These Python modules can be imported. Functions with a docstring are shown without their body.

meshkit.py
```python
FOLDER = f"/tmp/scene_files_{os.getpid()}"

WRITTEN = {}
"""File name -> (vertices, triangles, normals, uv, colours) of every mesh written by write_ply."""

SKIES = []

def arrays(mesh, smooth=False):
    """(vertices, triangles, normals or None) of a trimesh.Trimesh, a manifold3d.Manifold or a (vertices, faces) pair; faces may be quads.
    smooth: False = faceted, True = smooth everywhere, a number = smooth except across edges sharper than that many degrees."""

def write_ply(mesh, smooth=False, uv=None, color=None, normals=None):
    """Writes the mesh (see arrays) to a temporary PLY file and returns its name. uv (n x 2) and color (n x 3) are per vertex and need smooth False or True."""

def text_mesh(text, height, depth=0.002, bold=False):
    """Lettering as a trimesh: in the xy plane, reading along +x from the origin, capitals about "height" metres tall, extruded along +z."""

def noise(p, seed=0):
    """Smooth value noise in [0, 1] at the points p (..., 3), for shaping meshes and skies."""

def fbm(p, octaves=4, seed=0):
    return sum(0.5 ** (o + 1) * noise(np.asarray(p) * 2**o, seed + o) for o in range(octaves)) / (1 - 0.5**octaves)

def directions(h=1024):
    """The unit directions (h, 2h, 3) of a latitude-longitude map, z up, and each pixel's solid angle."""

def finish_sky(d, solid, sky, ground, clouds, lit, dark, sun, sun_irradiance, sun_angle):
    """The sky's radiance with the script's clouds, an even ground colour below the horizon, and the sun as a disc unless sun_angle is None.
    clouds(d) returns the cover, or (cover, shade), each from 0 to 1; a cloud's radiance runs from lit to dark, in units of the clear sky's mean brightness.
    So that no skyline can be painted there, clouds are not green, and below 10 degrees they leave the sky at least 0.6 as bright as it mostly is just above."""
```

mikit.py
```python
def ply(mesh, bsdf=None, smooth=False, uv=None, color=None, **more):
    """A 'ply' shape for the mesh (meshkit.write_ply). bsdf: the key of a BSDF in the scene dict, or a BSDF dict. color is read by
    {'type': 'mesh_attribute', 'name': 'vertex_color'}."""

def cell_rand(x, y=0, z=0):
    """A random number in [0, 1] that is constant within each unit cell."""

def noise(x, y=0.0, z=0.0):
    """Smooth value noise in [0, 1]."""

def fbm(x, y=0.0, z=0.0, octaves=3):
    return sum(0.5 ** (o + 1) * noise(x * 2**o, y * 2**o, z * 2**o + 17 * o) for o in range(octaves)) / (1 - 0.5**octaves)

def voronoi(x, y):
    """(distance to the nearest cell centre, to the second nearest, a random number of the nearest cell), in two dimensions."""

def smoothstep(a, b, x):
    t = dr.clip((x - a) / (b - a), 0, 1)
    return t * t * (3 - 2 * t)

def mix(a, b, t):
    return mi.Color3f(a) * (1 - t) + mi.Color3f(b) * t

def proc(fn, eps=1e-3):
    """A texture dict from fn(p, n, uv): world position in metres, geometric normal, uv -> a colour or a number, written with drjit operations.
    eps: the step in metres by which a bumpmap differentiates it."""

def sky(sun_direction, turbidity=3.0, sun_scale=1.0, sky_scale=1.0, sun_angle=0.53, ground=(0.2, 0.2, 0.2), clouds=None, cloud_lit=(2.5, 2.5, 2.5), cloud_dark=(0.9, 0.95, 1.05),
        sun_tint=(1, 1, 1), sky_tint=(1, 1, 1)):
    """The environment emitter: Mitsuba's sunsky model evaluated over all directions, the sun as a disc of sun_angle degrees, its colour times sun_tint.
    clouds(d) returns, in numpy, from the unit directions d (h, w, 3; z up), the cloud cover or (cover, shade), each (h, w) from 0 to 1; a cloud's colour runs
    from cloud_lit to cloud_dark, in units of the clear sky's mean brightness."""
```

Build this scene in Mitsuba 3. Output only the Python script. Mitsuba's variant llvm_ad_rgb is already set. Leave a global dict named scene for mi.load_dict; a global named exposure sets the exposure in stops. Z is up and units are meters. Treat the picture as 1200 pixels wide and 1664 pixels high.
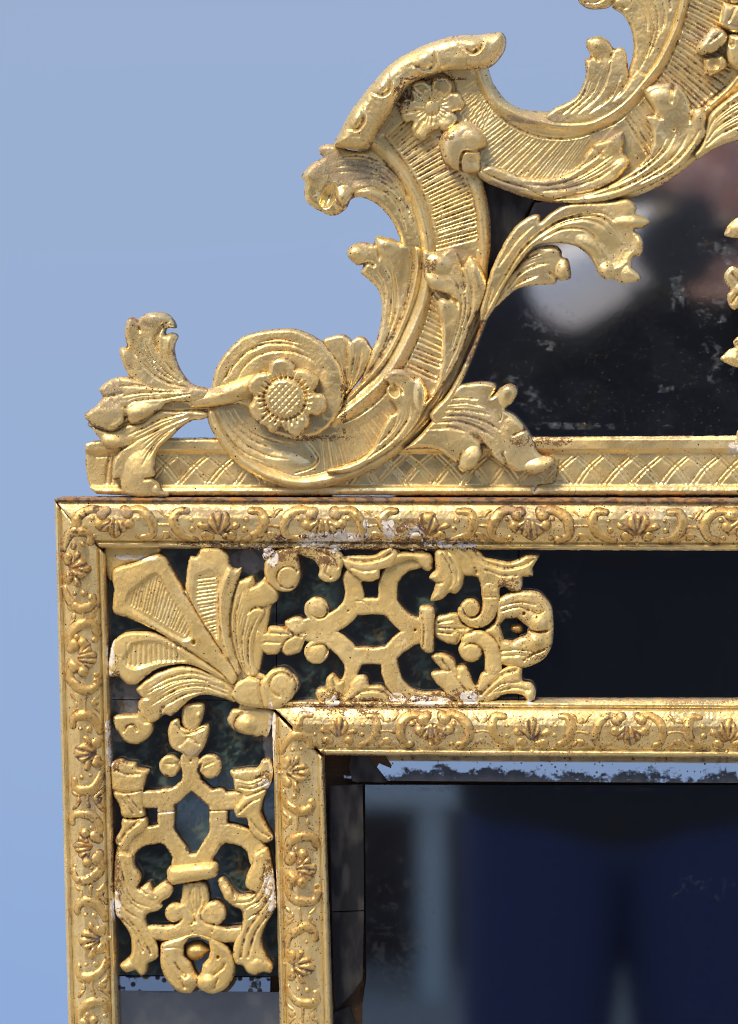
import math, random
import numpy as np, trimesh, manifold3d, shapely
import drjit as dr, mitsuba as mi
import mikit, meshkit
from scipy.spatial import cKDTree
from scipy.ndimage import gaussian_filter
from mikit import proc, fbm, noise, voronoi, smoothstep, mix, cell_rand

# ---------------------------------------------------------------- camera, sky, exposure
# the mirror is drawn in its own plane: u to the right, v down, one unit = 0.3 mm, h = height of the carving
S = 0.0003
PITCH = math.radians(11.0)          # the mirror hangs leaning forward by 11 degrees
CP, SP = math.cos(PITCH), math.sin(PITCH)
DIST = 2.5
EYE_UV = (1100.0, 400.0)            # the lens stands square to this point of the mirror
CAM_H = 1.50
H_FOCUS = 32.0                      # the height of carving that is in focus
EYE_L = np.array([(EYE_UV[0] - 600) * S, -DIST, (832 - EYE_UV[1]) * S])


def rot(q):
    q = np.asarray(q, float)
    return np.stack([q[..., 0], q[..., 1] * CP - q[..., 2] * SP, q[..., 1] * SP + q[..., 2] * CP], -1)


Z0 = CAM_H - rot(EYE_L)[2]


def W(u, v, h):
    """the mirror's own units -> world"""
    q = np.stack(np.broadcast_arrays((np.asarray(u, float) - 600) * S, -np.asarray(h, float) * S, (832 - np.asarray(v, float)) * S), -1)
    return rot(q) + [0, 0, Z0]


EYE = rot(EYE_L) + [0, 0, Z0]
AIM = W(600, 832, H_FOCUS)
D_F = float(np.linalg.norm(AIM - EYE))
HALF = 600 * S
scene, labels = {}, {}
T = mi.ScalarTransform4f
scene["camera"] = {
    "type": "thinlens", "fov_axis": "x", "fov": 2 * math.degrees(math.atan(HALF / D_F)),
    "aperture_radius": 0.008, "focus_distance": D_F,
    "near_clip": 0.02, "far_clip": 3000.0,
    "to_world": T().look_at(origin=EYE.tolist(), target=AIM.tolist(), up=rot([0, 0, 1]).tolist()),
}


def veil(d):
    n = meshkit.fbm(d * [2.2, 2.2, 5.0], 3, seed=4)
    thick = np.clip((d[..., 2] - 0.02) / 0.25, 0, 1)          # a thin even veil, greyer where it is thick higher up, bluer towards the horizon
    return np.clip(0.86 + 0.3 * (n - 0.5), 0, 1), np.clip(0.95 - 0.8 * thick + 0.8 * (n - 0.5), 0, 1)


scene["sky"] = mikit.sky((-0.40, -0.62, 0.72), turbidity=3, sun_scale=0.90, sun_angle=24, clouds=veil,
                         cloud_lit=(1.20, 1.48, 2.06), cloud_dark=(0.84, 1.26, 2.22), sun_tint=(1.0, 0.95, 0.85), ground=(0.25, 0.24, 0.22))
exposure = 1.75

# ---------------------------------------------------------------- carving tools


def Z(x0, y0, k):
    return lambda *p: [(x0 + x / k, y0 + y / k) for x, y in p]


def spline(pts, closed=False, step=0.7):
    p = np.asarray(pts, float)
    if len(p) == 2 and not closed:
        n = max(2, int(np.linalg.norm(p[1] - p[0]) / step))
        return p[0] + (p[1] - p[0]) * np.linspace(0, 1, n + 1)[:, None]
    q = np.vstack([p[-1:], p, p[:2]]) if closed else np.vstack([2 * p[:1] - p[1:2], p, 2 * p[-1:] - p[-2:-1]])
    out = []
    for i in range(1, len(q) - 2):
        a, b, c, d = q[i - 1 : i + 3]
        L = np.linalg.norm(c - b)
        n = max(2, int(L / step))
        t = (np.arange(n) / n)[:, None]
        ka = min(1.0, L / max(np.linalg.norm(b - a), 1e-6)) ** 0.5
        kd = min(1.0, L / max(np.linalg.norm(d - c), 1e-6)) ** 0.5
        m0, m1 = (c - a) * 0.5 * ka, (d - b) * 0.5 * kd
        out.append((2 * t**3 - 3 * t**2 + 1) * b + (t**3 - 2 * t**2 + t) * m0 + (-2 * t**3 + 3 * t**2) * c + (t**3 - t**2) * m1)
    return np.vstack(out + ([] if closed else [q[-2:-1]]))


def G(*lines, w=2.2, d=3.0, taper=(1, 1)):
    """carved grooves (d > 0) or raised ridges (d < 0) along lines; taper: share of the depth at both ends. Veins get fine tool marks between them."""
    rows = []
    todo = [(ln, w * (0.82 if d > 0 and w < 3.2 else 1), d) for ln in lines]
    if (taper != (1, 1) or d <= 4.2) and 0 < d and 2.15 < w < 2.9:
        for p, q in zip(lines[:-1], lines[1:]):
            a, b = spline(p), spline(q)
            s = np.linspace(0.06, 0.9, 7)
            pa, pb = a[(s * (len(a) - 1)).astype(int)], b[(s * (len(b) - 1)).astype(int)]
            gap = np.linalg.norm(pa - pb, axis=1).mean()
            if 5 < gap < 26:
                m = max(1, int(gap / 7))
                todo += [([tuple(x) for x in pa + (pb - pa) * (k + 1) / (m + 1)], 1.15, 1.5) for k in range(m)]
    for ln, ww, dd in todo:
        c = spline(ln)
        t = np.linspace(0, 1, len(c))
        a = np.minimum(1, np.minimum(taper[0] + (1 - taper[0]) * t / 0.25, taper[1] + (1 - taper[1]) * (1 - t) / 0.25))
        rows.append(np.column_stack([c, -dd * a, np.full(len(c), ww) * (0.5 + 0.5 * a)]))
    return ("g", np.vstack(rows))


def between(A, B, n, jitter=0.25, seed=0, cut=(0.0, 1.0)):
    """n straight cuts from line A to line B"""
    a, b = spline(A, step=0.4), spline(B, step=0.4)
    rng = np.random.default_rng(seed)
    out = []
    for i in range(n):
        t = np.clip((i + 0.5 + rng.uniform(-jitter, jitter)) / n, 0, 1)
        p, q = a[int(t * (len(a) - 1))], b[int(np.clip(t + rng.uniform(-0.006, 0.006), 0, 1) * (len(b) - 1))]
        c0, c1 = cut[0] + rng.uniform(0, 0.05), cut[1] - rng.uniform(0, 0.05)
        out.append([tuple(p + (q - p) * c0), tuple(p + (q - p) * c1)])
    return out


def flow(A, B, n):
    """n lines that run with A and B, between them"""
    a, b = spline(A), spline(B)
    s = np.linspace(0, 1, 9)
    pa, pb = a[(s * (len(a) - 1)).astype(int)], b[(s * (len(b) - 1)).astype(int)]
    return [[tuple(x) for x in pa + (pb - pa) * t] for t in (np.arange(n) + 0.5) / n]


def bump(c, rx, ry=None, hgt=5.0, ang=0.0, pw=1.0):
    return ("b", c, rx, ry or rx, hgt, math.radians(ang), pw)


def seg_field(P, strokes):
    f = np.full(len(P), -1e3)
    for s in strokes:
        pts, r = s[0], s[1]
        c = spline(pts)
        rad = np.interp(np.linspace(0, 1, len(c)), np.linspace(0, 1, len(np.atleast_1d(r))), np.atleast_1d(r)) if len(np.atleast_1d(r)) > 1 else np.full(len(c), np.atleast_1d(r)[0])
        dd, i = cKDTree(c).query(P, distance_upper_bound=60)
        i = np.minimum(i, len(c) - 1)
        f = np.maximum(f, np.where(np.isfinite(dd), rad[i] - dd, -1e3))
    return f


def poly_field(P, pts, sharp=False):
    c = spline(pts, closed=True) if not sharp else np.vstack([spline([a, b]) for a, b in zip(pts, list(pts[1:]) + [pts[0]])])
    d = cKDTree(c).query(P, distance_upper_bound=80)[0]
    d = np.where(np.isfinite(d), d, 80.0)
    pg = shapely.Polygon(c)
    pg = pg if pg.is_valid else pg.buffer(0)
    return np.where(shapely.contains_xy(pg, P[:, 0], P[:, 1]), d, -d)


NSEED = [0]


def relief(key, bsdf, outline=None, shapes=(), holes=(), strokes=(), discs=(), zt=40.0, zb=2.0, r=10.0, lip=9.0, feats=(), res=1.3,
           base=None, blur=0.5, rough=0.5, wob=0.35, sharp=False, puff=0.0, box=None, back=False, wear=(0.38, 0.34, 0.0), wear_at=None):
    """A piece of carving as ONE mesh. Its outline is the union of outline, shapes, strokes and discs less the holes; its face stands at zt (plus base(u, v)),
    falls off round within r of the outline by lip, and is worked with feats; its sides go down to zb."""
    NSEED[0] += 1
    seed = NSEED[0]
    polys = ([outline] if outline is not None else []) + list(shapes)
    ext = [np.asarray(p, float) for p in polys] + [np.asarray(s[0], float) + o for s in strokes for o in (np.max(s[1]), -np.max(s[1]))]
    ext += [np.array([[c[0] + o, c[1] + o] for o in (rr, -rr)]) for c, rr in discs]
    e = np.vstack(ext)
    lo, hi = e.min(0) - 4 * res - 1, e.max(0) + 4 * res + 1
    if box:
        lo, hi = np.maximum(lo, box[:2]), np.minimum(hi, box[2:])
    nx, ny = int((hi[0] - lo[0]) / res) + 2, int((hi[1] - lo[1]) / res) + 2
    X, Y = np.meshgrid(lo[0] + np.arange(nx) * res, lo[1] + np.arange(ny) * res)
    P = np.column_stack([X.ravel(), Y.ravel()])
    q3 = np.column_stack([P, np.full(len(P), seed * 7.3)])
    PW = P + wob * np.column_stack([meshkit.fbm(q3 / [9, 9, 1], 2, seed) - 0.5, meshkit.fbm(q3 / [9, 9, 1] + 31.7, 2, seed) - 0.5]) * 4
    f = np.full(len(P), -1e3)
    for p in polys:
        f = np.maximum(f, poly_field(PW, p, sharp))
    if strokes:
        f = np.maximum(f, seg_field(PW, strokes))
    for c, rr in discs:
        f = np.maximum(f, rr - np.hypot(PW[:, 0] - c[0], PW[:, 1] - c[1]))
    for hpts in holes:
        f = np.minimum(f, -poly_field(PW, hpts, True) + 0.0)
    t = np.clip(f / r, 0, 1)
    h = zt - lip * (1 - np.sqrt(np.maximum(0, 1 - (1 - t) ** 2)))
    if puff:
        h = h + puff * (1 - np.exp(-np.maximum(f, 0) / 14.0))
    if base is not None:
        h = h + base(P[:, 0], P[:, 1])
    gm = np.zeros(len(P))
    for ft in feats:
        if ft[0] == "g":
            dd, i = cKDTree(ft[1][:, :2]).query(P, distance_upper_bound=18)
            ok = np.isfinite(dd)
            row = ft[1][np.minimum(i, len(ft[1]) - 1)]
            cut_ = np.where(ok, row[:, 2] * np.exp(-((np.where(ok, dd, 0) / row[:, 3]) ** 2)), 0)
            h = h + cut_
            gm = np.maximum(gm, np.clip(-cut_ / 3.0, 0, 1))
        elif ft[0] == "b":
            _, c, rx, ry, hg, a, pw = ft
            dx, dy = P[:, 0] - c[0], P[:, 1] - c[1]
            x2, y2 = (dx * math.cos(a) + dy * math.sin(a)) / rx, (-dx * math.sin(a) + dy * math.cos(a)) / ry
            h = h + hg * np.maximum(0, 1 - x2**2 - y2**2) ** pw
        elif ft[0] == "f":
            h = h + ft[1](P[:, 0], P[:, 1], f)
    if rough:
        h = h + rough * 2.0 * (meshkit.fbm(q3 / [13, 13, 1], 3, seed + 5) - 0.5) + rough * 0.7 * (meshkit.noise(q3 / [3.5, 3.5, 1], seed + 9) - 0.5)
    hg = h.reshape(ny, nx)
    if blur:
        hg = gaussian_filter(hg, blur / res * 1.2)
    # worn edges, and broken dark brown in the cuts, as a share per vertex
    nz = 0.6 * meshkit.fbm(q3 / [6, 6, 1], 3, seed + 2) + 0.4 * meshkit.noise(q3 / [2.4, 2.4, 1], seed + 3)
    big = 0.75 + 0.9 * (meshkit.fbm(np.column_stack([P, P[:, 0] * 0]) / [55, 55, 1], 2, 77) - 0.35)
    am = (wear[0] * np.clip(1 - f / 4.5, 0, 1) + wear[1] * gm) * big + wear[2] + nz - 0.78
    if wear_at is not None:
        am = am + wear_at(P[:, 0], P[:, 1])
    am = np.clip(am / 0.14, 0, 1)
    return finish(key, bsdf, P, f, hg.ravel(), nx, ny, zb, back, am)


def finish(key, bsdf, P, f, h, nx, ny, zb, back, am):
    """marching triangles over the grid where f > 0; walls down to zb"""
    f = np.where(np.abs(f) < 0.02, 0.02, f)
    i = np.arange(ny * nx).reshape(ny, nx)
    a, b, c, d = i[:-1, :-1].ravel(), i[:-1, 1:].ravel(), i[1:, 1:].ravel(), i[1:, :-1].ravel()
    tri = np.vstack([np.column_stack([a, d, b]), np.column_stack([b, d, c])])
    s = f[tri] > 0
    n = s.sum(1)
    full = tri[n == 3]
    edges, tris, rim = {}, [full], []
    N = len(P)

    def cut(p, q):
        lo_, hi_ = np.minimum(p, q), np.maximum(p, q)
        return lo_.astype(np.int64) * N + hi_

    new_keys = []
    t1, t2 = tri[n == 1], tri[n == 2]
    s1, s2 = s[n == 1], s[n == 2]
    k1, k2 = np.argmax(s1, 1), np.argmax(~s2, 1)
    r1, r2 = np.arange(len(t1)), np.arange(len(t2))
    p0, p1, p2 = t1[r1, k1], t1[r1, (k1 + 1) % 3], t1[r1, (k1 + 2) % 3]
    q0, q1, q2 = t2[r2, k2], t2[r2, (k2 + 1) % 3], t2[r2, (k2 + 2) % 3]
    e1a, e1b, e2a, e2b = cut(p0, p1), cut(p0, p2), cut(q0, q1), cut(q0, q2)
    ks, inv = np.unique(np.concatenate([e1a, e1b, e2a, e2b]), return_inverse=True)
    inv = inv + N
    m = [len(e1a), len(e1b), len(e2a), len(e2b)]
    o = np.cumsum([0] + m)
    i1a, i1b, i2a, i2b = (inv[o[j] : o[j + 1]] for j in range(4))
    A, B = ks // N, ks % N
    tt = (f[A] / (f[A] - f[B]))[:, None]
    V = np.vstack([P, P[A] + (P[B] - P[A]) * tt])
    Am = np.concatenate([am, am[A] + (am[B] - am[A]) * tt[:, 0]])
    Hh = np.concatenate([h, h[A] + (h[B] - h[A]) * tt[:, 0]])
    F = np.vstack([full, np.column_stack([p0, i1a, i1b]), np.column_stack([i2a, q1, q2]), np.column_stack([i2a, q2, i2b])])
    rim = np.vstack([np.column_stack([i1a, i1b]), np.column_stack([i2b, i2a])])
    used = np.unique(F)
    mp = np.full(len(V), -1)
    mp[used] = np.arange(len(used))
    V, Hh, F, rim = V[used], np.maximum(Hh[used], zb + 0.5), mp[F], mp[rim]
    Am = Am[used]
    nv = len(V)
    verts, faces = [W(V[:, 0], V[:, 1], Hh)], [F]
    ru = np.unique(rim)
    rm = np.full(nv, -1)
    rm[ru] = np.arange(len(ru))
    k = len(ru)
    verts += [W(V[ru, 0], V[ru, 1], Hh[ru]), W(V[ru, 0], V[ru, 1], zb)]
    ra, rb = rm[rim[:, 0]], rm[rim[:, 1]]
    faces.append(np.vstack([np.column_stack([ra, rb, rb + k])[:, ::-1], np.column_stack([ra, rb + k, ra + k])[:, ::-1]]) + nv)
    if back:
        verts.append(W(V[:, 0], V[:, 1], zb))
        faces.append(F[:, ::-1] + nv + 2 * k)
    share = np.concatenate([Am, np.clip(Am[ru] * 0.6 + 0.5, 0, 1), np.full(k, 0.9)] + ([np.full(nv, 0.9)] if back else []))  # side walls and backs turned mostly dark brown
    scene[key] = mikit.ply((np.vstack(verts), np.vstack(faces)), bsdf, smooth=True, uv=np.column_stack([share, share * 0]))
    return key


COUNT = {}


def name(prefix):
    n = COUNT.get(prefix, 0)
    COUNT[prefix] = n + 1
    return prefix if n == 0 else f"{prefix}_{n:03d}"


def carve(prefix, *a, bsdf="gilding", **k):
    return relief(name(prefix), bsdf, *a, **k)


def ring(c, r, n=24, a0=0, a1=360):
    return [(c[0] + r * math.cos(math.radians(x)), c[1] + r * math.sin(math.radians(x))) for x in np.linspace(a0, a1, n)]


def radial(c, r0, r1, angles):
    return [[(c[0] + r0 * math.cos(math.radians(x)), c[1] + r0 * math.sin(math.radians(x))), (c[0] + r1 * math.cos(math.radians(x)), c[1] + r1 * math.sin(math.radians(x)))] for x in angles]


def volute(c, r, turn=1.0, start=0, sgn=1, inner=0.35):
    """a groove that winds in towards the eye of a scroll"""
    t = np.linspace(0, 1, 14)
    rr = r * (1 - (1 - inner) * t)
    a = np.radians(start) + sgn * t * turn * 2 * math.pi
    return [(c[0] + x * math.cos(y), c[1] + x * math.sin(y)) for x, y in zip(rr, a)]

# ---------------------------------------------------------------- materials


def uvh(p):
    """world -> the mirror's own units, drjit"""
    z = p.z - Z0
    y2, z2 = p.y * CP + z * SP, -p.y * SP + z * CP
    return 600 + p.x / S, 832 - z2 / S, -y2 / S


def spots(u, v, lst):
    m = mi.Float(-3.0)
    for cu, cv, ru, rv in lst:
        m = dr.maximum(m, 1 - dr.square((u - cu) / ru) - dr.square((v - cv) / rv))
    return m


# where the gilding has flaked to the white gesso, or down to brown bole and old glue
WHITE = [(545, 872, 60, 9), (600, 850, 8, 10), (678, 862, 22, 12), (632, 860, 12, 22), (735, 884, 42, 6), (440, 905, 13, 18), (506, 882, 32, 7), (548, 892, 14, 8), (498, 1154, 26, 7), (541, 1140, 12, 10), (700, 1140, 34, 8), (765, 1132, 16, 12), (645, 1134, 12, 8),
         (178, 1065, 7, 40), (174, 1190, 6, 18), (178, 1228, 7, 22), (186, 1480, 9, 26), (436, 1440, 10, 26), (442, 1470, 8, 18), (430, 1275, 12, 9), (441, 1200, 6, 60), (443, 1362, 5, 6), (1192, 728, 11, 14), (869, 795, 5, 6), (222, 908, 40, 5), (572, 1160, 12, 8), (862, 1140, 6, 6), (444, 1450, 8, 40), (806, 958, 6, 4), (262, 1325, 18, 3), (446, 1180, 3, 20)]
BROWN = [(560, 888, 240, 7), (560, 888, 240, 7), (640, 1140, 170, 7), (560, 878, 80, 12), (470, 884, 60, 9), (700, 880, 110, 8), (670, 856, 34, 16), (345, 884, 60, 7), (480, 900, 40, 16), (530, 905, 26, 16), (640, 1146, 190, 10), (560, 1152, 80, 12), (700, 1136, 60, 14), (760, 1128, 26, 16), (540, 1136, 26, 16), (186, 1445, 11, 60), (184, 1390, 7, 50), (436, 1432, 15, 34), (438, 1468, 12, 26), (428, 1272, 16, 20),
         (180, 1210, 8, 60), (830, 950, 24, 14), (872, 1066, 16, 8), (527, 1240, 4, 60), (700, 432, 22, 12), (655, 160, 14, 26), (706, 130, 60, 5), (725, 222, 20, 9), (186, 1100, 8, 40), (185, 1240, 9, 30), (880, 715, 60, 12), (520, 712, 60, 6), (560, 650, 6, 60)]
DUST = [(600, 809, 560, 4), (520, 262, 40, 30), (590, 282, 60, 26), (760, 212, 30, 14), (870, 195, 60, 9), (1140, 62, 26, 16), (880, 302, 110, 12), (640, 602, 36, 9), (320, 632, 60, 9), (1080, 141, 36, 9), (985, 222, 34, 10), (776, 685, 50, 30), (560, 394, 60, 10), (735, 411, 26, 10), (165, 640, 40, 40), (235, 515, 40, 20), (690, 66, 90, 8), (312, 1226, 40, 7), (340, 832, 50, 9), (520, 832, 50, 8), (180, 832, 50, 8), (860, 826, 50, 8), (1040, 826, 50, 10)]


SPECK = [(880, 1190, 460, 34), (600, 1185, 130, 34), (1000, 850, 260, 34), (880, 1010, 40, 90), (640, 1140, 190, 20), (1010, 430, 40, 40), (920, 440, 18, 24), (210, 570, 20, 50), (480, 1440, 50, 300), (800, 1000, 70, 60), (1170, 850, 80, 40)]


def gold_masks(p):
    u, v, h = uvh(p)
    f1 = fbm(u / 5.5, v / 5.5, h / 5.5, 3)
    f2 = fbm(u / 1.9 + 40, v / 1.9, h / 2.5, 2)
    nb = 0.55 * f1 + 0.45 * f2
    sw, sb, sd = spots(u, v, WHITE), spots(u, v, BROWN), spots(u, v, DUST)
    nw = 0.45 * fbm(u / 9, v / 6, h / 7 + 3, 3) + 0.55 * f1
    white = smoothstep(0.542, 0.556, nw + 0.17 * dr.minimum(sw, 0.7))
    white = dr.select(sw > 0, white, 0)
    brown = smoothstep(0.565, 0.605, nb + 0.17 * dr.minimum(sb, 0.6))
    brown = dr.select(sb > 0, brown, 0) * 0.85
    ss = spots(u, v, SPECK)
    e, _, ec = voronoi(u / 5.5 + 0.5 * f1, v / 5.5 + 0.5 * f2)
    brown = dr.maximum(brown, dr.select((ss > 0) & (ec > 0.80 - 0.25 * dr.clip(ss, 0, 1) * smoothstep(0.35, 0.65, fbm(u / 30, v / 20, 5.0, 2))), smoothstep(0.27, 0.15, e + 0.25 * (1 - ec)), 0.0))
    worn = smoothstep(0.60, 0.70, nb) * 0.45
    d1 = fbm(u / 16, v / 16, h / 9 + 5, 3)
    dust = dr.select(sd > 0, smoothstep(0.50, 0.66, 0.5 * d1 + 0.5 * f2 + 0.24 * dr.minimum(sd, 0.6)), 0) * 0.7
    dust = dr.maximum(dust, smoothstep(0.62, 0.78, 0.6 * d1 + 0.4 * f2) * 0.3)
    a, b, c = voronoi(u / 11, v / 11)
    pit = dr.select((c > 0.62 + 1.1 * (0.70 - fbm(u / 38, v / 38, 7.0, 3))) & (a < 0.02 + 0.09 * cell_rand(c * 977)), 1.0, 0.0)
    crack = dr.select(b - a < 0.05, smoothstep(0.52, 0.60, fbm(u / 50, v / 50, 12.0, 2)) * 0.5, 0.0)
    return u, v, h, white, brown, dr.maximum(worn, crack), dust, pit, d1, f1


def gold_color(tone, bole):
    def fn(p, n, uv):
        u, v, h, white, brown, worn, dust, pit, d1, f1 = gold_masks(p)
        g = fbm(u / 70, v / 70, 3.0, 2)
        c = mix(tone[0], tone[1], smoothstep(0.3, 0.7, g))
        c = mix(c, tone[2], smoothstep(0.42, 0.62, d1) * 0.55)
        c = c * (0.93 + 0.12 * cell_rand(u / 74 + 0.4 * d1, v / 66 + 0.3 * g))          # the leaves of gold, laid square by square
        c = mix(c, bole, worn)
        c = mix(c, (0.33, 0.28, 0.23), dust)
        c = mix(c, (0.13, 0.05, 0.022), brown)
        c = mix(c, (0.84, 0.82, 0.80), white)
        return mix(c, (0.03, 0.02, 0.015), pit)
    return fn


def gold_metal(m):
    def fn(p, n, uv):
        u, v, h, white, brown, worn, dust, pit, d1, f1 = gold_masks(p)
        return m * (1 - dr.maximum(dr.maximum(white, brown), dr.maximum(dust * 0.8, pit))) * (1 - 0.4 * worn)
    return fn


def gold_rough(p, n, uv):
    u, v, h, white, brown, worn, dust, pit, d1, f1 = gold_masks(p)
    return dr.clip(0.385 + 0.25 * (d1 - 0.4) + 0.5 * (fbm(u / 50, v / 50, 2.0, 2) - 0.5) + 0.35 * dr.maximum(dr.maximum(white, brown), dust) + 0.1 * worn, 0.2, 0.9)


def gold_bump(p, n, uv):
    u, v, h = uvh(p)
    return fbm(u / 3.2, v / 3.2, h / 3.2, 3) * 0.6 + fbm(u / 11, v / 11, h / 11, 2)


def worn_dark_color(p, n, uv):
    """grey-brown ground on rubbed edges; the same dark brown in cuts and on sides"""
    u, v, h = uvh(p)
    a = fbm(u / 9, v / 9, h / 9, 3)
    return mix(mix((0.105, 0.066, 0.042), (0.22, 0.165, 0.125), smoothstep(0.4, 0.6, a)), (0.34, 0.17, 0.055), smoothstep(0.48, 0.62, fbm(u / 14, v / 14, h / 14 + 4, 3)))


def worn_dark_share(p, n, uv):
    return dr.clip(uv.x, 0, 1)        # share of edge wear and dark brown in cuts, from relief() per vertex


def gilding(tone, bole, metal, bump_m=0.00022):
    return {"type": "twosided", "b": {"type": "blendbsdf", "weight": proc(worn_dark_share),
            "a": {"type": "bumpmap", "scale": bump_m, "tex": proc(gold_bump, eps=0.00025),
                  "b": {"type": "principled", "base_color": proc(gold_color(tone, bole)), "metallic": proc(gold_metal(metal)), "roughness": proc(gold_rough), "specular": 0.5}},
            "b": {"type": "principled", "base_color": proc(worn_dark_color), "roughness": 0.6, "specular": 0.4}}}


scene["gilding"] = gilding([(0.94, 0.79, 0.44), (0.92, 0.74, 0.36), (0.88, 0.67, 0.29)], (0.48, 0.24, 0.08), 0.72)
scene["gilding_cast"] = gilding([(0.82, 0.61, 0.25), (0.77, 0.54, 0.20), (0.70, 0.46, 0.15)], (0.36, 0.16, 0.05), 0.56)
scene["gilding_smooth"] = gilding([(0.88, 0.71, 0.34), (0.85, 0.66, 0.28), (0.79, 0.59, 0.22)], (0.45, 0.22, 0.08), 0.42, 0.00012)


def crust_color(p, n, uv):
    u, v, h = uvh(p)
    a, b = fbm(u / 7, v / 6, h / 6, 4), fbm(u / 2.2, v / 2.2, h / 2.2 + 9, 2)
    c = mix((0.055, 0.022, 0.012), (0.17, 0.07, 0.03), smoothstep(0.4, 0.6, b))
    c = mix(c, (0.55, 0.37, 0.14), smoothstep(0.57, 0.62, 0.6 * b + 0.4 * a))
    return mix(c, (0.82, 0.80, 0.79), smoothstep(0.555, 0.59, 0.75 * a + 0.25 * b))


scene["glue_crust"] = {"type": "twosided", "b": {"type": "principled", "base_color": proc(crust_color), "roughness": 0.5}}
def gesso_color(p, n, uv):
    u, v, h = uvh(p)
    b = fbm(u / 3.5, v / 3.5, h / 3.5, 3)
    return mix(mix((0.80, 0.78, 0.76), (0.66, 0.62, 0.58), smoothstep(0.3, 0.6, b)), (0.15, 0.06, 0.028), smoothstep(0.56, 0.60, b))


scene["gesso"] = {"type": "twosided", "b": {"type": "principled", "base_color": proc(gesso_color), "roughness": 0.7}}
SMUDGE = [(880, 560, 40, 12), (800, 620, 70, 16), (1160, 405, 34, 16), (1180, 425, 30, 30), (1165, 455, 12, 26), (1155, 560, 20, 16), (1075, 630, 32, 8), (1170, 600, 24, 40), (900, 692, 200, 7), (900, 520, 60, 30), (1185, 430, 22, 60), (860, 655, 40, 30), (1160, 500, 30, 30), (1100, 470, 20, 40), (845, 330, 40, 30),
          (690, 985, 22, 40), (685, 1100, 26, 40), (500, 960, 60, 40), (720, 980, 16, 10), (400, 1170, 50, 40), (420, 1260, 40, 60), (240, 1200, 80, 40), (380, 1390, 40, 24), (870, 1095, 20, 18), (260, 1240, 80, 20), (1150, 1440, 90, 14), (600, 1330, 10, 5), (594, 1400, 5, 40), (330, 930, 40, 24)]


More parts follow.
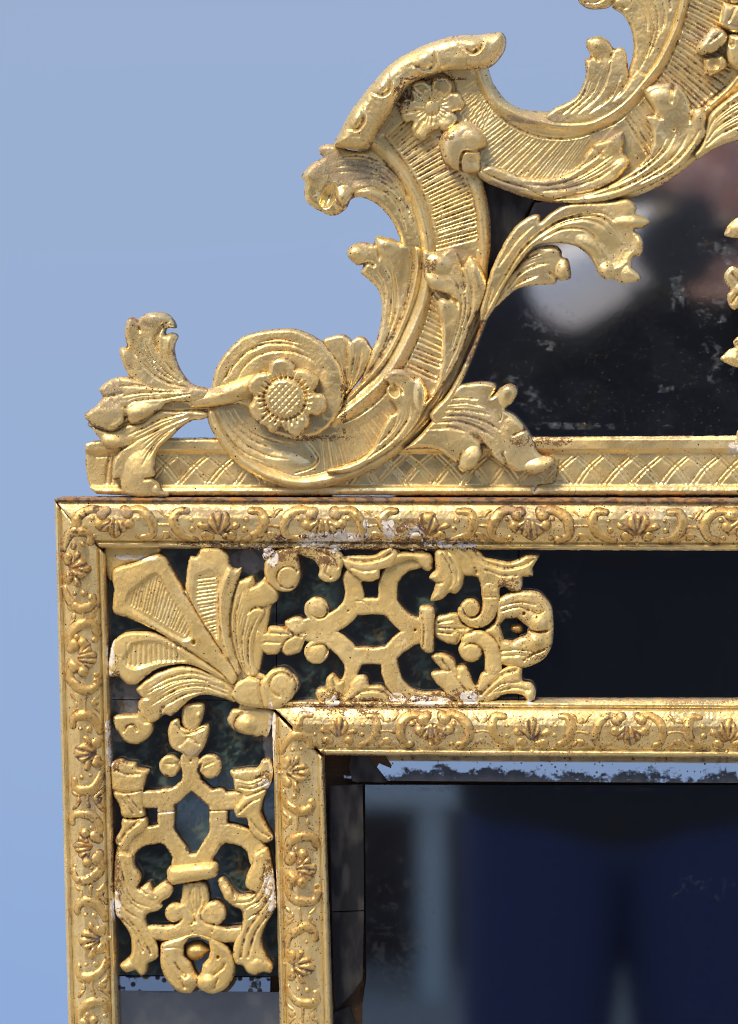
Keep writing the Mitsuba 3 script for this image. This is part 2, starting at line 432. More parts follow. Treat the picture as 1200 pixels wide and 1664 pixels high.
def glass_stain(p, n, uv):
    """share of the surface that is bloom, dirt and dead silvering instead of mirror"""
    u, v, h = uvh(p)
    a = fbm(u / 14, v / 14, 1.0, 4)
    b = fbm(u / 60, v / 40, 9.0, 3)
    s = spots(u, v, SMUDGE)
    streak = fbm(u / 9 + 1.5 * fbm(v / 11, u / 17, 8.0, 2), v / 6 + 1.5 * a, 4.0, 4)
    m = dr.select(s > 0, smoothstep(0.52, 0.80, 0.4 * a + 0.5 * streak + 0.2 * dr.minimum(s, 0.7)), 0) * 0.38
    d, _, c = voronoi(u / 5, v / 5)
    dots = dr.select((c > 0.89) & (d < 0.05 + 0.9 * (c - 0.89)), 0.42, 0.0)
    return dr.clip(0.012 + 0.02 * smoothstep(0.4, 0.7, b) + m + dots, 0, 0.9)


def stain_color(p, n, uv):
    u, v, h = uvh(p)
    d, _, c = voronoi(u / 5, v / 5)
    pale = mix((0.19, 0.235, 0.30), (0.17, 0.15, 0.09), smoothstep(0.66, 0.74, fbm(u / 25, v / 25, 2.0, 3)))
    return mix(pale, (0.36, 0.38, 0.40), dr.select(c > 0.89, 1.0, 0.0))


def silver(c, r=0.02):
    return {"type": "principled", "base_color": {"type": "rgb", "value": c}, "metallic": 1.0, "roughness": r}


scene["old_mirror"] = {"type": "twosided", "b": {"type": "blendbsdf", "weight": proc(glass_stain), "a": silver((0.78, 0.80, 0.83)), "b": {"type": "diffuse", "reflectance": proc(stain_color)}}}


def tarnish_share(p, n, uv):
    """the border panes: smears of teal bloom and gold size over half dead silver"""
    u, v, h = uvh(p)
    s = spots(u, v, SMUDGE)
    a = 0.5 * fbm(u / 30, v / 26, 2.0, 4) + 0.5 * fbm(u / 8 + 2.5 * fbm(v / 14, u / 18, 7.0, 2), v / 7 + u / 25, 5.0, 4)
    return dr.clip(0.30 + 0.45 * smoothstep(0.40, 0.72, a + dr.select(s > 0, 0.10 * s, 0.0)) + dr.select(spots(u, v, [(200, 1136, 34, 34), (405, 914, 36, 20), (436, 1215, 12, 40)]) > 0.1, 0.3, 0.0), 0, 0.9)


def tarnish_color(p, n, uv):
    u, v, h = uvh(p)
    a = fbm(u / 30, v / 26, 2.0, 4)
    c = mix((0.020, 0.042, 0.048), (0.13, 0.22, 0.23), smoothstep(0.38, 0.78, 0.6 * a + 0.4 * fbm(u / 8 + 2.5 * fbm(v / 14, u / 18, 7.0, 2), v / 7 + u / 25, 5.0, 4)))
    s = spots(u, v, [(200, 1136, 34, 34), (405, 914, 36, 20), (190, 1200, 24, 12), (436, 1215, 12, 40)])
    c = mix(c, (0.34, 0.37, 0.40), dr.select(s > 0, smoothstep(0.40, 0.62, 0.6 * a + 0.4 * fbm(u / 5, v / 7, 1.0, 3) + 0.15 * s), 0.0))
    return mix(c, (0.26, 0.19, 0.08), smoothstep(0.62, 0.68, 0.4 * fbm(u / 24, v / 24, 8.0, 3) + 0.6 * fbm(u / 3, v / 5, 6.0, 3)) * 0.8)


scene["tarnished_mirror"] = {"type": "twosided", "b": {"type": "blendbsdf", "weight": proc(tarnish_share), "a": silver((0.46, 0.52, 0.56), 0.03), "b": {"type": "principled", "base_color": proc(tarnish_color), "roughness": 0.3}}}


def clean_share(p, n, uv):
    u, v, h = uvh(p)
    s = spots(u, v, [(1075, 901, 50, 6), (900, 960, 60, 60), (880, 1100, 30, 24), (1190, 1130, 30, 8), (1150, 1445, 100, 22), (640, 1520, 70, 140), (600, 1330, 14, 8), (594, 1400, 5, 44), (700, 1287, 120, 5), (1000, 1284, 160, 4)])
    m = dr.select(s > 0, smoothstep(0.55, 0.80, 0.45 * fbm(u / 22, v / 20, 1.0, 5) + 0.45 * fbm(u / 6 + fbm(v / 9, u / 9, 3.0, 2), v / 5, 4.0, 4) + 0.2 * dr.minimum(s, 0.7)), 0) * 0.22
    d, _, c = voronoi(u / 9, v / 9)
    return dr.clip(0.02 + m + dr.select((c > 0.90) & (d < 0.04 + 0.6 * (c - 0.90)), 0.4, 0.0), 0, 0.8)


scene["clean_mirror"] = {"type": "twosided", "b": {"type": "blendbsdf", "weight": proc(clean_share), "a": silver((0.52, 0.57, 0.62), 0.02), "b": {"type": "diffuse", "reflectance": {"type": "rgb", "value": (0.07, 0.085, 0.10)}}}}


def dead_silver(p, n, uv):
    u, v, h = uvh(p)
    a = fbm(u / 22, v / 14, 1.0, 5)
    b = fbm(u / 4, v / 4, 6.0, 3)
    d, _, c = voronoi(u / 10, v / 10)
    dots = dr.select((c > 0.72), smoothstep(0.10 + 0.5 * (c - 0.72), 0.04 + 0.4 * (c - 0.72), d), 0.0)
    fray = fbm(u / 45, 3.0, 2.0, 3) - 0.5
    return dr.maximum(smoothstep(0.47, 0.65, 0.62 * a + 0.30 * b + 0.5 * fray + (v - 1255) / 60 + 0.06), dots * 0.9)


def dead_color(p, n, uv):
    u, v, h = uvh(p)
    return mix((0.020, 0.022, 0.028), (0.055, 0.056, 0.062), smoothstep(0.3, 0.8, fbm(u / 14, v / 40, 3.0, 3)))


scene["flaked_mirror"] = {"type": "twosided", "b": {"type": "blendbsdf", "weight": proc(dead_silver), "a": silver((0.62, 0.66, 0.72), 0.08), "b": {"type": "principled", "base_color": proc(lambda p, n, uv: dead_color(p, n, uv) * 0.8 + mi.Color3f(0.018, 0.024, 0.038)), "roughness": 0.28, "specular": 0.5}}}


def lower_bevel(p, n, uv):
    u, v, h = uvh(p)
    d, _, c = voronoi(u / 17, v / 17)
    return dr.maximum(smoothstep(0.56, 0.66, fbm(u / 16, v / 14, 2.0, 4)), dr.select(c > 0.6, smoothstep(0.30, 0.18, d), 0.0))


scene["spotted_mirror"] = {"type": "twosided", "b": {"type": "blendbsdf", "weight": proc(lower_bevel), "a": silver((0.34, 0.37, 0.42), 0.1), "b": {"type": "principled", "base_color": proc(dead_color), "roughness": 0.4}}}
scene["grey_mirror"] = {"type": "twosided", "b": {"type": "blendbsdf", "weight": 0.30, "a": silver((0.35, 0.40, 0.47), 0.06), "b": {"type": "diffuse", "reflectance": proc(lambda p, n, uv: mix((0.10, 0.12, 0.16), (0.20, 0.22, 0.26), smoothstep(0.35, 0.7, fbm(p.x * 160, p.z * 160, 1.0, 4))))}}}
scene["dark_glass"] = {"type": "twosided", "b": {"type": "principled", "base_color": proc(dead_color), "roughness": 0.22, "specular": 0.6}}


def old_wood_color(p, n, uv):
    u, v, h = uvh(p)
    return mix((0.035, 0.022, 0.014), (0.09, 0.05, 0.03), fbm(u / 40, v / 3, h / 3, 4))


scene["old_wood"] = {"type": "twosided", "b": {"type": "principled", "base_color": proc(old_wood_color), "roughness": 0.8}}

# ---------------------------------------------------------------- the crest
M = "wall_mirror"
CR = M + "__crest"
T1, T2, T3, T4, T5, T6, T7, T8, T9 = Z(120, 490, 5), Z(330, 520, 4), Z(480, 220, 4), Z(540, 380, 4), Z(600, 560, 3.75), Z(760, 300, 3.75), Z(900, 0, 4), Z(1080, 0, 10), Z(540, 40, 4)

# the straight foot of the crest with its scratched lattice


def foot_profile(u, v):
    bow = 0.004 * (u - 600)
    y = v + bow - 2
    return np.interp(y, [706, 709, 713, 728, 732, 735, 785, 788, 790, 796, 802, 806], [24, 30, 33, 33, 29, 25, 24, 25, 30, 33, 31, 24])


lat = []
for k in range(-2, 24):
    for dx in (-4.2, 4.2):
        wob = (k * 37 % 11 - 5) * 0.5
        for sg in (1, -1):
            x0 = 268 + 46 * k + dx + wob
            lat.append([(x0 - sg * 24, 736 + (k * 7 % 5)), (x0 + sg * 2, 760 + (k % 3)), (x0 + sg * (23 - k % 4), 786 - (k * 3 % 4))])
lat = [l for l in lat if 180 < l[0][0] < 1330 and 180 < l[2][0] < 1330]
carve(CR + "__foot_rail", [(136, 722), (150, 718), (170, 716), (240, 713), (340, 713), (560, 713), (872, 710), (1100, 708), (1340, 706), (1340, 803), (1100, 804), (800, 805), (400, 806), (200, 807), (170, 805), (154, 803), (144, 796), (139, 782), (136, 764)],
      sharp=True, zt=0, lip=5, r=6, zb=-2, base=foot_profile, rough=0.7, blur=0.4,
      feats=[G(*lat[0::3], w=1.9, d=2.6), G(*lat[1::3], w=1.7, d=1.9), G(*lat[2::3], w=2.0, d=2.2), G([(176, 740), (172, 762), (170, 786)], w=2.5, d=2.5), G([(182, 742), (179, 786)], w=1.8, d=2), G([(152, 744), (178, 742)], w=2, d=2),
             G([(868, 800), (874, 789), (900, 783), (906, 762), (908, 748)], w=1.5, d=4), bump((869, 795), 5, 7, -3.5)])

# lower scroll: the hatched band with its two ribs, down to the big volute
Lh = [(630, 220), (654, 250), (676, 282), (693, 314), (703, 345), (709, 375), (711, 408)]
Rh = [(664, 188), (690, 214), (722, 250), (750, 284), (765, 315), (772, 350), (775, 392)]
L2 = [(702, 470), (696, 505), (684, 545), (668, 585), (660, 600)]
R2 = [(714, 484), (720, 520), (721, 560), (716, 590), (708, 622)]
L3 = [(625, 662), (600, 684), (570, 697), (540, 706), (520, 712)]
R3 = [(660, 690), (640, 715), (600, 742), (560, 757), (524, 764)]
carve(CR + "__lower_scroll", [(338, 648), (335, 672), (340, 692), (350, 710), (367, 737), (392, 760), (422, 777), (455, 790), (485, 796), (517, 794), (555, 785), (590, 771), (627, 752), (659, 728), (685, 704), (705, 676), (725, 645), (742, 620), (752, 595), (762, 570), (775, 542), (788, 520), (793, 490), (792, 440), (797, 400), (795, 345), (784, 295), (778, 270), (770, 225), (760, 160), (740, 110), (690, 115), (640, 120), (590, 200), (600, 238), (628, 267), (652, 298), (670, 345), (681, 400), (683, 442), (676, 480), (661, 520), (643, 560), (618, 600), (586, 627), (556, 650), (540, 600), (480, 560), (400, 585)],
      zt=38, lip=10, r=8, zb=2, rough=0.6,
      feats=[G([(604, 228), (622, 240), (641, 262), (662, 292), (679, 325), (690, 360), (696, 395), (697, 440), (690, 490), (677, 525), (658, 565), (638, 600), (610, 632), (580, 657), (550, 680)], w=8.5, d=-10),
             G([(624, 222), (650, 254), (672, 286), (689, 318), (700, 352), (706, 385), (708, 420), (706, 460), (697, 500), (684, 540), (664, 584), (646, 612), (620, 645), (585, 673), (550, 690)], w=2.4, d=3.5),
             G([(762, 285), (776, 320), (784, 360), (787, 410), (786, 440)], w=8, d=-8), G([(757, 285), (768, 318), (774, 350), (778, 405)], w=2, d=3),
             G(*between(Lh, Rh, 33, seed=1), w=2.3, d=4.2), G(*between(L2, R2, 15, seed=2), w=2.1, d=3.5), G(*between(L3, R3, 24, seed=3), w=2.0, d=1.5),
             G([(344, 672), (352, 694), (374, 728), (402, 754), (437, 773), (481, 784), (520, 782), (560, 771), (598, 755), (636, 731), (664, 705), (690, 675), (712, 645)], w=9, d=-9),
             G([(355, 675), (370, 708), (395, 738), (428, 756), (450, 764), (478, 774), (500, 773), (530, 766), (570, 752), (600, 739), (630, 716), (660, 685)], w=2.2, d=3),
             G([(361, 668), (376, 698), (402, 724), (440, 742), (470, 746)], [(370, 668), (386, 695), (412, 716), (450, 731)], [(378, 665), (394, 690), (420, 708), (455, 719), (480, 722)], [(352, 672), (368, 706), (392, 732), (432, 752)], w=2, d=3.2, taper=(0.4, 0.2)),
             G([(496, 716), (512, 735), (517, 748), (505, 760), (480, 768)], w=2.2, d=4), bump((470, 752), 40, 16, 5, 15),
             G([(740, 618), (722, 648), (700, 675), (676, 702)], [(731, 622), (712, 652), (690, 682)], [(783, 500), (772, 528), (758, 560), (745, 592)], [(776, 497), (764, 528), (750, 562), (738, 595)], w=2.2, d=3, taper=(0.3, 0.3))])

carve(CR + "__scroll_wing", [(606, 243), (580, 246), (552, 240), (547, 237), (530, 235), (519, 241), (519, 250), (525, 257), (507, 267), (490, 287), (496, 297), (494, 315), (500, 330), (517, 342), (534, 350), (546, 350), (562, 339), (568, 327), (575, 322), (587, 321), (612, 332), (630, 350), (642, 368), (650, 388), (656, 405), (676, 410), (688, 412), (687, 392), (678, 345), (656, 298), (630, 267)],
      zt=40, lip=12, r=9, zb=6, rough=0.8,
      feats=[G([(552, 255), (590, 255), (627, 270), (655, 297), (672, 330), (680, 370)], [(550, 261), (587, 260), (630, 278), (658, 312), (674, 350)], [(547, 272), (585, 269), (620, 281), (650, 312), (670, 352), (678, 385)], [(550, 280), (592, 280), (630, 295), (654, 325)], [(575, 294), (610, 292), (640, 310), (660, 335), (668, 365)], [(600, 302), (632, 316), (650, 342), (660, 375)], w=2.2, d=3.8, taper=(0.2, 0.3)),
             bump((535, 320), 12, 22, -13, 25), bump((557, 322), 16, 20, 9, 20), bump((510, 285), 24, 34, 9, 20), bump((508, 325), 15, 22, 5, -20), G([(543, 300), (546, 318), (556, 336), (568, 330), (578, 312), (605, 305), (620, 310)], w=3, d=4, taper=(0.3, 0.2)),
             bump((600, 315), 30, 14, 6, 30)])
carve(CR + "__scroll_wing", [(650, 394), (630, 386), (612, 384), (607, 396), (590, 394), (572, 399), (564, 410), (569, 422), (580, 431), (590, 431), (587, 444), (602, 457), (615, 472), (620, 492), (620, 512), (617, 532), (612, 552), (606, 566), (598, 590), (585, 620), (565, 642), (548, 662), (560, 668), (588, 634), (620, 604), (646, 562), (664, 522), (680, 482), (689, 442), (688, 405), (672, 398)],
      zt=40, lip=11, r=9, zb=6, rough=0.7,
      feats=[G([(631, 420), (640, 442), (645, 480), (640, 520), (622, 567), (595, 612)], [(622, 428), (634, 455), (636, 492), (632, 530)], [(612, 440), (624, 462), (628, 500)], w=2.4, d=3.2, taper=(0.3, 0.3)),
             G([(676, 385), (680, 430), (672, 480), (655, 530), (632, 575), (600, 615), (566, 648)], w=4, d=-4.5), G([(668, 390), (672, 430), (664, 480), (646, 530), (622, 575), (590, 618)], w=3.5, d=5), bump((652, 470), 18, 70, -6, 12),
             bump((580, 412), 18, 14, 8), bump((628, 400), 20, 16, 6), G([(590, 431), (600, 427), (608, 431)], w=3, d=6), G([(607, 394), (614, 410), (618, 425)], w=2.5, d=4, taper=(1, 0))])
carve(CR + "__leaf", [(525, 555), (540, 546), (557, 544), (568, 550), (571, 555), (576, 550), (582, 547), (592, 549), (600, 560), (605, 570), (600, 588), (588, 612), (572, 632), (560, 645), (548, 610)], zt=36, lip=8, r=6, zb=4,
      feats=[G([(566, 638), (560, 600), (553, 567)], [(566, 638), (566, 600), (563, 562)], [(566, 638), (572, 600), (577, 572)], [(568, 634), (580, 602), (588, 567)], w=2.6, d=4, taper=(0.6, 0.2)), G([(571, 554), (571, 575), (568, 620)], w=3, d=-4)])

# the volute at the left end
carve(CR + "__volute", [(345, 628), (348, 610), (352, 597), (367, 574), (390, 551), (412, 541), (437, 536), (475, 534), (500, 542), (525, 557), (545, 580), (557, 605), (561, 630), (557, 660), (545, 682), (525, 702), (500, 711), (475, 713), (450, 705), (430, 690), (412, 668), (395, 658), (365, 655), (346, 650)],
      zt=52, lip=11, r=7, zb=4, rough=0.8,
      feats=[G([(372, 612), (388, 584), (412, 566), (440, 558), (475, 560), (505, 573)], [(378, 600), (400, 574), (430, 562)], [(385, 620), (398, 596), (420, 578), (450, 570), (480, 572), (510, 585), (520, 600)], [(365, 618), (376, 596)], [(420, 557), (455, 551), (490, 558)], w=2.2, d=3.2, taper=(0.2, 0.2)),
             bump((462, 640), 55, 55, -6), bump((535, 640), 16, 45, 3)])

flower = [(439, 602), (441, 590), (450, 582), (466, 580), (477, 586), (485, 597), (502, 599), (519, 612), (520, 622), (514, 635), (527, 640), (533, 652), (530, 667), (517, 674), (506, 672), (505, 687), (495, 702), (485, 707), (470, 702), (459, 692), (452, 700), (442, 701), (436, 692), (422, 687), (410, 672), (407, 660), (414, 647), (405, 632), (407, 617), (420, 606), (430, 604)]
fc = (466, 646)
carve(CR + "__flower", flower, zt=76, lip=11, r=9, zb=40, res=1.3,
      feats=[G(*radial(fc, 31, 46, [a + o for a in (-100, -38, 8, 62, 112, 160, 208) for o in (-13, 0, 13)]), w=1.9, d=4, taper=(1, 0)),
             G(*radial(fc, 34, 58, [-70, -14, 36, 86, 138, 184, 236]), w=2.6, d=4.5), G(ring(fc, 34), w=2.6, d=4)])
dm = [[(fc[0] + a, fc[1] - 26), (fc[0] + a + s * 50, fc[1] + 26)] for s in (1, -1) for a in np.arange(-52, 53, 11) - (25 if s > 0 else -25)]
dm = [[p for p in spline(l)[::6] if math.hypot(p[0] - fc[0], p[1] - fc[1]) < 26] for l in dm]
carve(CR + "__flower_eye", ring(fc, 32)[:-1], zt=79, lip=9, r=9, zb=50, res=1.2, feats=[G(*[l for l in dm if len(l) > 2], w=1.6, d=1.8)])

# leaf spray and its stem
carve(CR + "__leaf", T1((990, 690), (940, 660), (880, 590), (840, 510), (815, 410), (820, 340), (845, 290), (830, 265), (790, 255), (745, 268), (750, 225), (790, 215), (830, 215), (815, 160), (760, 105), (680, 85), (590, 100), (540, 130), (515, 150), (470, 128), (435, 150), (415, 220), (415, 290), (430, 360), (380, 375), (370, 410), (390, 490), (430, 570), (460, 620), (560, 690), (700, 740), (850, 760), (1010, 760)),
      zt=52, lip=12, r=8, zb=18, rough=0.8,
      feats=[G(T1((520, 400), (560, 490), (650, 590), (780, 660), (930, 700)), T1((590, 330), (640, 450), (740, 560), (860, 650)), T1((560, 300), (600, 440), (690, 560), (820, 650)), T1((650, 300), (700, 420), (790, 540), (880, 640)), w=2.4, d=4, taper=(0.2, 0.5)),
             G(T1((430, 365), (480, 400), (520, 460)), w=3, d=4, taper=(1, 0)), G(T1((515, 155), (530, 200), (545, 260)), w=3, d=4.5, taper=(1, 0)),
             bump((252, 518), 24, 14, 6, 10), bump((212, 530), 9, 20, 6), bump((204, 580), 12, 22, 7, -15), G(T1((760, 170), (700, 230), (670, 320), (690, 420)), w=4, d=6, taper=(0.5, 0)), bump((277, 560), 10, 16, 5)])
carve(CR + "__leaf", T1((460, 620), (360, 615), (270, 650), (205, 715), (235, 780), (170, 860), (90, 910), (85, 930), (90, 950), (160, 1000), (270, 1040), (340, 1040), (400, 990), (430, 940), (440, 970), (490, 990), (560, 965), (640, 910), (720, 868), (740, 840), (820, 812), (960, 815), (1080, 800), (1100, 720), (1000, 690), (850, 705), (700, 700), (570, 660)),
      zt=58, lip=11, r=8, zb=24, rough=0.9,
      feats=[G(T1((420, 860), (500, 810), (640, 790), (760, 780), (950, 750)), T1((400, 770), (560, 740), (760, 735), (950, 730)), T1((380, 690), (520, 680), (700, 710)), w=2.5, d=4, taper=(0.3, 0.3)), G(T1((430, 945), (410, 880), (440, 830)), w=3.5, d=6, taper=(1, 0.2)),
             G(T1((235, 780), (330, 760), (430, 745)), w=3, d=4, taper=(1, 0)), bump((170, 670), 30, 20, 7), bump((228, 668), 22, 12, 6, -15), bump((195, 690), 12, 12, 4)])
carve(CR + "__leaf", T1((140, 1010), (160, 1060), (210, 1120), (235, 1160), (270, 1190), (340, 1200), (375, 1200), (320, 1290), (305, 1380), (320, 1450), (370, 1440), (380, 1500), (410, 1570), (500, 1590), (650, 1590), (760, 1590), (770, 1560), (720, 1540), (690, 1480), (640, 1440), (580, 1440), (650, 1420), (655, 1340), (670, 1230), (720, 1160), (790, 1100), (860, 1030), (960, 970), (1070, 950), (1090, 900), (960, 880), (850, 890), (700, 880), (560, 980), (430, 1000), (330, 1050), (250, 1045)),
      zt=48, lip=9, r=7, zb=22, rough=0.9,
      feats=[G(T1((440, 1090), (560, 1030), (700, 960), (900, 910)), T1((500, 1140), (650, 1060), (800, 990), (930, 940)), T1((560, 1330), (620, 1220), (700, 1110), (850, 1000)), T1((600, 1280), (680, 1150), (780, 1060)), w=2.4, d=3.6, taper=(0.2, 0.5)),
             bump((185, 718), 22, 14, 8, 10), G(T1((375, 1200), (440, 1170), (520, 1120)), w=3, d=5, taper=(1, 0)), bump((235, 770), 34, 40, 6), bump((262, 796), 14, 10, 6)])
carve(CR + "__stem", strokes=[([(330, 652), (280, 655), (230, 664), (185, 688), (160, 694)], [16, 16, 14, 9, 9]), ([(280, 650), (245, 628)], 12), ([(146, 690), (172, 698), (205, 694), (225, 684)], [5, 9, 9, 9]), ([(250, 668), (215, 712), (205, 740)], [10, 12, 12])], zt=42, lip=8, r=7, zb=16)
carve(CR + "__stem", strokes=[([(296, 656), (318, 652), (340, 647), (370, 640), (412, 626)], [10, 15, 17, 19, 19])], zt=66, lip=22, r=18, zb=20, rough=0.7,
      feats=[("f", lambda u, v, f: -16 * np.clip((362 - u) / 62, 0, 1)), G([(310, 668), (350, 662), (400, 650)], w=2.5, d=4), bump((289, 661), 22, 8, -30)])

# the cap over the top of the scroll
cap_arcs = [T9((225, 570), (238, 640), (190, 705), (135, 700)), T9((395, 350), (412, 430), (355, 488), (275, 470)), T9((692, 220), (692, 290), (625, 330), (545, 300)), T9((1008, 125), (980, 190), (920, 222), (845, 165))]
carve(CR + "__cap", T9((20, 790), (55, 710), (110, 600), (180, 500), (270, 390), (350, 300), (440, 230), (560, 165), (690, 115), (820, 85), (960, 80), (1030, 70), (1105, 68), (1125, 110), (1115, 180), (1075, 240), (1010, 290), (900, 300), (760, 310), (640, 345), (540, 380), (490, 420), (440, 490), (390, 570), (320, 680), (250, 800), (180, 825), (100, 810)),
      zt=84, lip=32, r=20, zb=10, rough=1.0,
      feats=[G(*cap_arcs, w=3.4, d=-4.5, taper=(0.4, 0.4))] + [G(*[[(x + dx, y + dy) for x, y in a] for a, dx, dy in zip(cap_arcs, (-5, -5, -4, -3), (-3, -5, -6, -6))], w=3.5, d=4, taper=(0.3, 0.3))]
      + [bump(c, 17, 12, 5, a) for c, a in (((583, 195), -60), ((624, 145), -50), ((692, 100), -25), ((770, 77), -10))])
f1 = [(700, 139), (704, 129), (712, 126), (726, 128), (736, 139), (736, 150), (748, 154), (755, 168), (752, 180), (740, 184), (744, 194), (738, 207), (726, 214), (712, 212), (698, 218), (690, 229), (677, 226), (669, 211), (672, 200), (660, 200), (651, 187), (652, 172), (660, 161), (671, 163), (668, 148), (674, 136), (688, 132)]
c1 = (702, 176)
carve(CR + "__flower", f1, zt=56, lip=9, r=9, zb=30, res=1.3,
      feats=[G(*radial(c1, 12, 30, [a + o for a in (-115, -62, -5, 40, 100, 150, 200) for o in (-14, 2, 14)]), w=1.8, d=2.4, taper=(1, 0)), G(*radial(c1, 26, 50, [-90, -36, 14, 70, 122, 168, 224]), w=2.6, d=3.4), bump(c1, 13, 13, 4), G(ring(c1, 14), w=2.4, d=2), bump(c1, 48, 48, -5)])
carve(CR + "__bud", [(715, 232), (725, 214), (745, 202), (760, 199), (777, 207), (788, 222), (790, 237), (782, 249), (782, 262), (779, 280), (755, 282), (747, 278), (730, 275), (719, 258)], zt=70, lip=24, r=16, zb=30, res=1.3,
      feats=[G([(751, 284), (750, 262), (756, 248), (770, 248), (790, 243)], w=2.6, d=9), bump((768, 266), 16, 16, -8), G([(716, 240), (722, 262), (738, 277)], w=2, d=3), bump((737, 238), 22, 30, 6, 20), bump((770, 226), 18, 14, 6), bump((726, 256), 2.2, 2.2, -8)])

# leaves that lie over the lower scroll
carve(CR + "__leaf", T4((600, 105), (640, 112), (690, 118), (720, 122), (770, 90), (810, 110), (832, 170), (850, 210), (868, 175), (890, 150), (920, 150), (970, 220), (1000, 300), (1000, 370), (960, 480), (900, 600), (860, 720), (820, 820), (760, 920), (700, 1010), (640, 1090), (560, 1190), (600, 1100), (660, 1040), (690, 950), (716, 800), (715, 620), (690, 500), (680, 445), (715, 415), (770, 425), (700, 378), (650, 362), (605, 292), (600, 240), (590, 150)),
      zt=60, lip=10, r=7, zb=20, rough=0.7,
      feats=[G(T4((800, 250), (850, 350), (875, 470), (850, 600), (800, 760), (730, 920)), T4((750, 250), (820, 340), (846, 450), (830, 580), (785, 740)), T4((880, 240), (910, 360), (905, 500), (850, 660)), w=2.6, d=3.6, taper=(0.2, 0.4)), G(T4((680, 375), (760, 400), (812, 440), (826, 490)), w=3, d=8, taper=(1, 0.1)),
             G(T4((850, 215), (862, 300), (870, 380)), w=3, d=5, taper=(1, 0)), bump((715, 430), 22, 16, 7, 20), bump((706, 456), 16, 10, 6, 35), bump((774, 445), 10, 26, 5, -15), bump((724, 500), 12, 24, 5)])
carve(CR + "__leaf", T5((90, 210), (110, 175), (160, 148), (220, 155), (268, 195), (285, 205), (312, 190), (345, 240), (360, 300), (350, 370), (300, 470), (220, 570), (120, 650), (0, 720)) + [(580, 764), (552, 768), (530, 764), (556, 757), (585, 746), (605, 730)] + T5((60, 560), (100, 470), (130, 425), (168, 410), (172, 385), (150, 350), (118, 320), (110, 270), (128, 235)),
      zt=58, lip=10, r=7, zb=20, rough=0.7,
      feats=[G(T5((255, 370), (240, 450), (150, 570), (0, 690)), T5((180, 420), (150, 500), (70, 600)), w=2.6, d=4, taper=(0.2, 0.4)), bump((642, 634), 8, 12, -14, -30), bump((648, 606), 24, 9, 6, 10), G(T5((150, 235), (190, 260), (215, 310)), w=3, d=6, taper=(1, 0)), bump((684, 640), 10, 26, 5), bump((645, 645), 12, 12, 5)])
carve(CR + "__leaf", T5((215, 640), (300, 560), (380, 470), (440, 390), (500, 300), (550, 242), (620, 230), (700, 225), (770, 240), (770, 280), (748, 312), (775, 290), (800, 262), (850, 240), (895, 260), (898, 305), (870, 355), (830, 390), (890, 430), (950, 500), (1000, 580), (1020, 635), (1050, 670), (1110, 680), (1132, 705), (1090, 755), (1020, 785), (950, 768), (900, 765), (850, 735), (800, 716), (760, 680), (730, 630), (690, 610), (694, 660), (650, 740), (580, 770), (545, 745), (543, 720), (490, 685), (430, 642), (350, 626), (270, 630)),
      zt=56, lip=10, r=7, zb=22, rough=0.8,
      feats=[G(T5((470, 328), (570, 318), (670, 328)), T5((460, 362), (600, 350), (715, 378)), T5((440, 398), (600, 395), (745, 425)), T5((415, 437), (560, 430), (700, 460), (830, 535)), T5((400, 470), (560, 466), (700, 520), (780, 575)), T5((380, 510), (500, 500), (600, 530)), w=2.6, d=4.2, taper=(0.3, 0.1)),
             G(T5((630, 540), (690, 590), (705, 640)), w=3.5, d=8, taper=(0.2, 1)), G(T5((545, 725), (560, 670), (575, 630)), w=2.6, d=6, taper=(1, 0)), G(T5((840, 720), (815, 660), (830, 640)), w=3, d=6, taper=(1, 0.2)), G(T5((880, 545), (950, 515)), w=3, d=4), G(T5((800, 460), (812, 430), (805, 405)), w=1.3, d=3),
             bump((826, 640), 14, 20, 5, 20), bump((880, 755), 26, 12, 7, -5), bump((770, 745), 18, 22, 6, 20), bump((840, 700), 26, 30, 4, 30)])
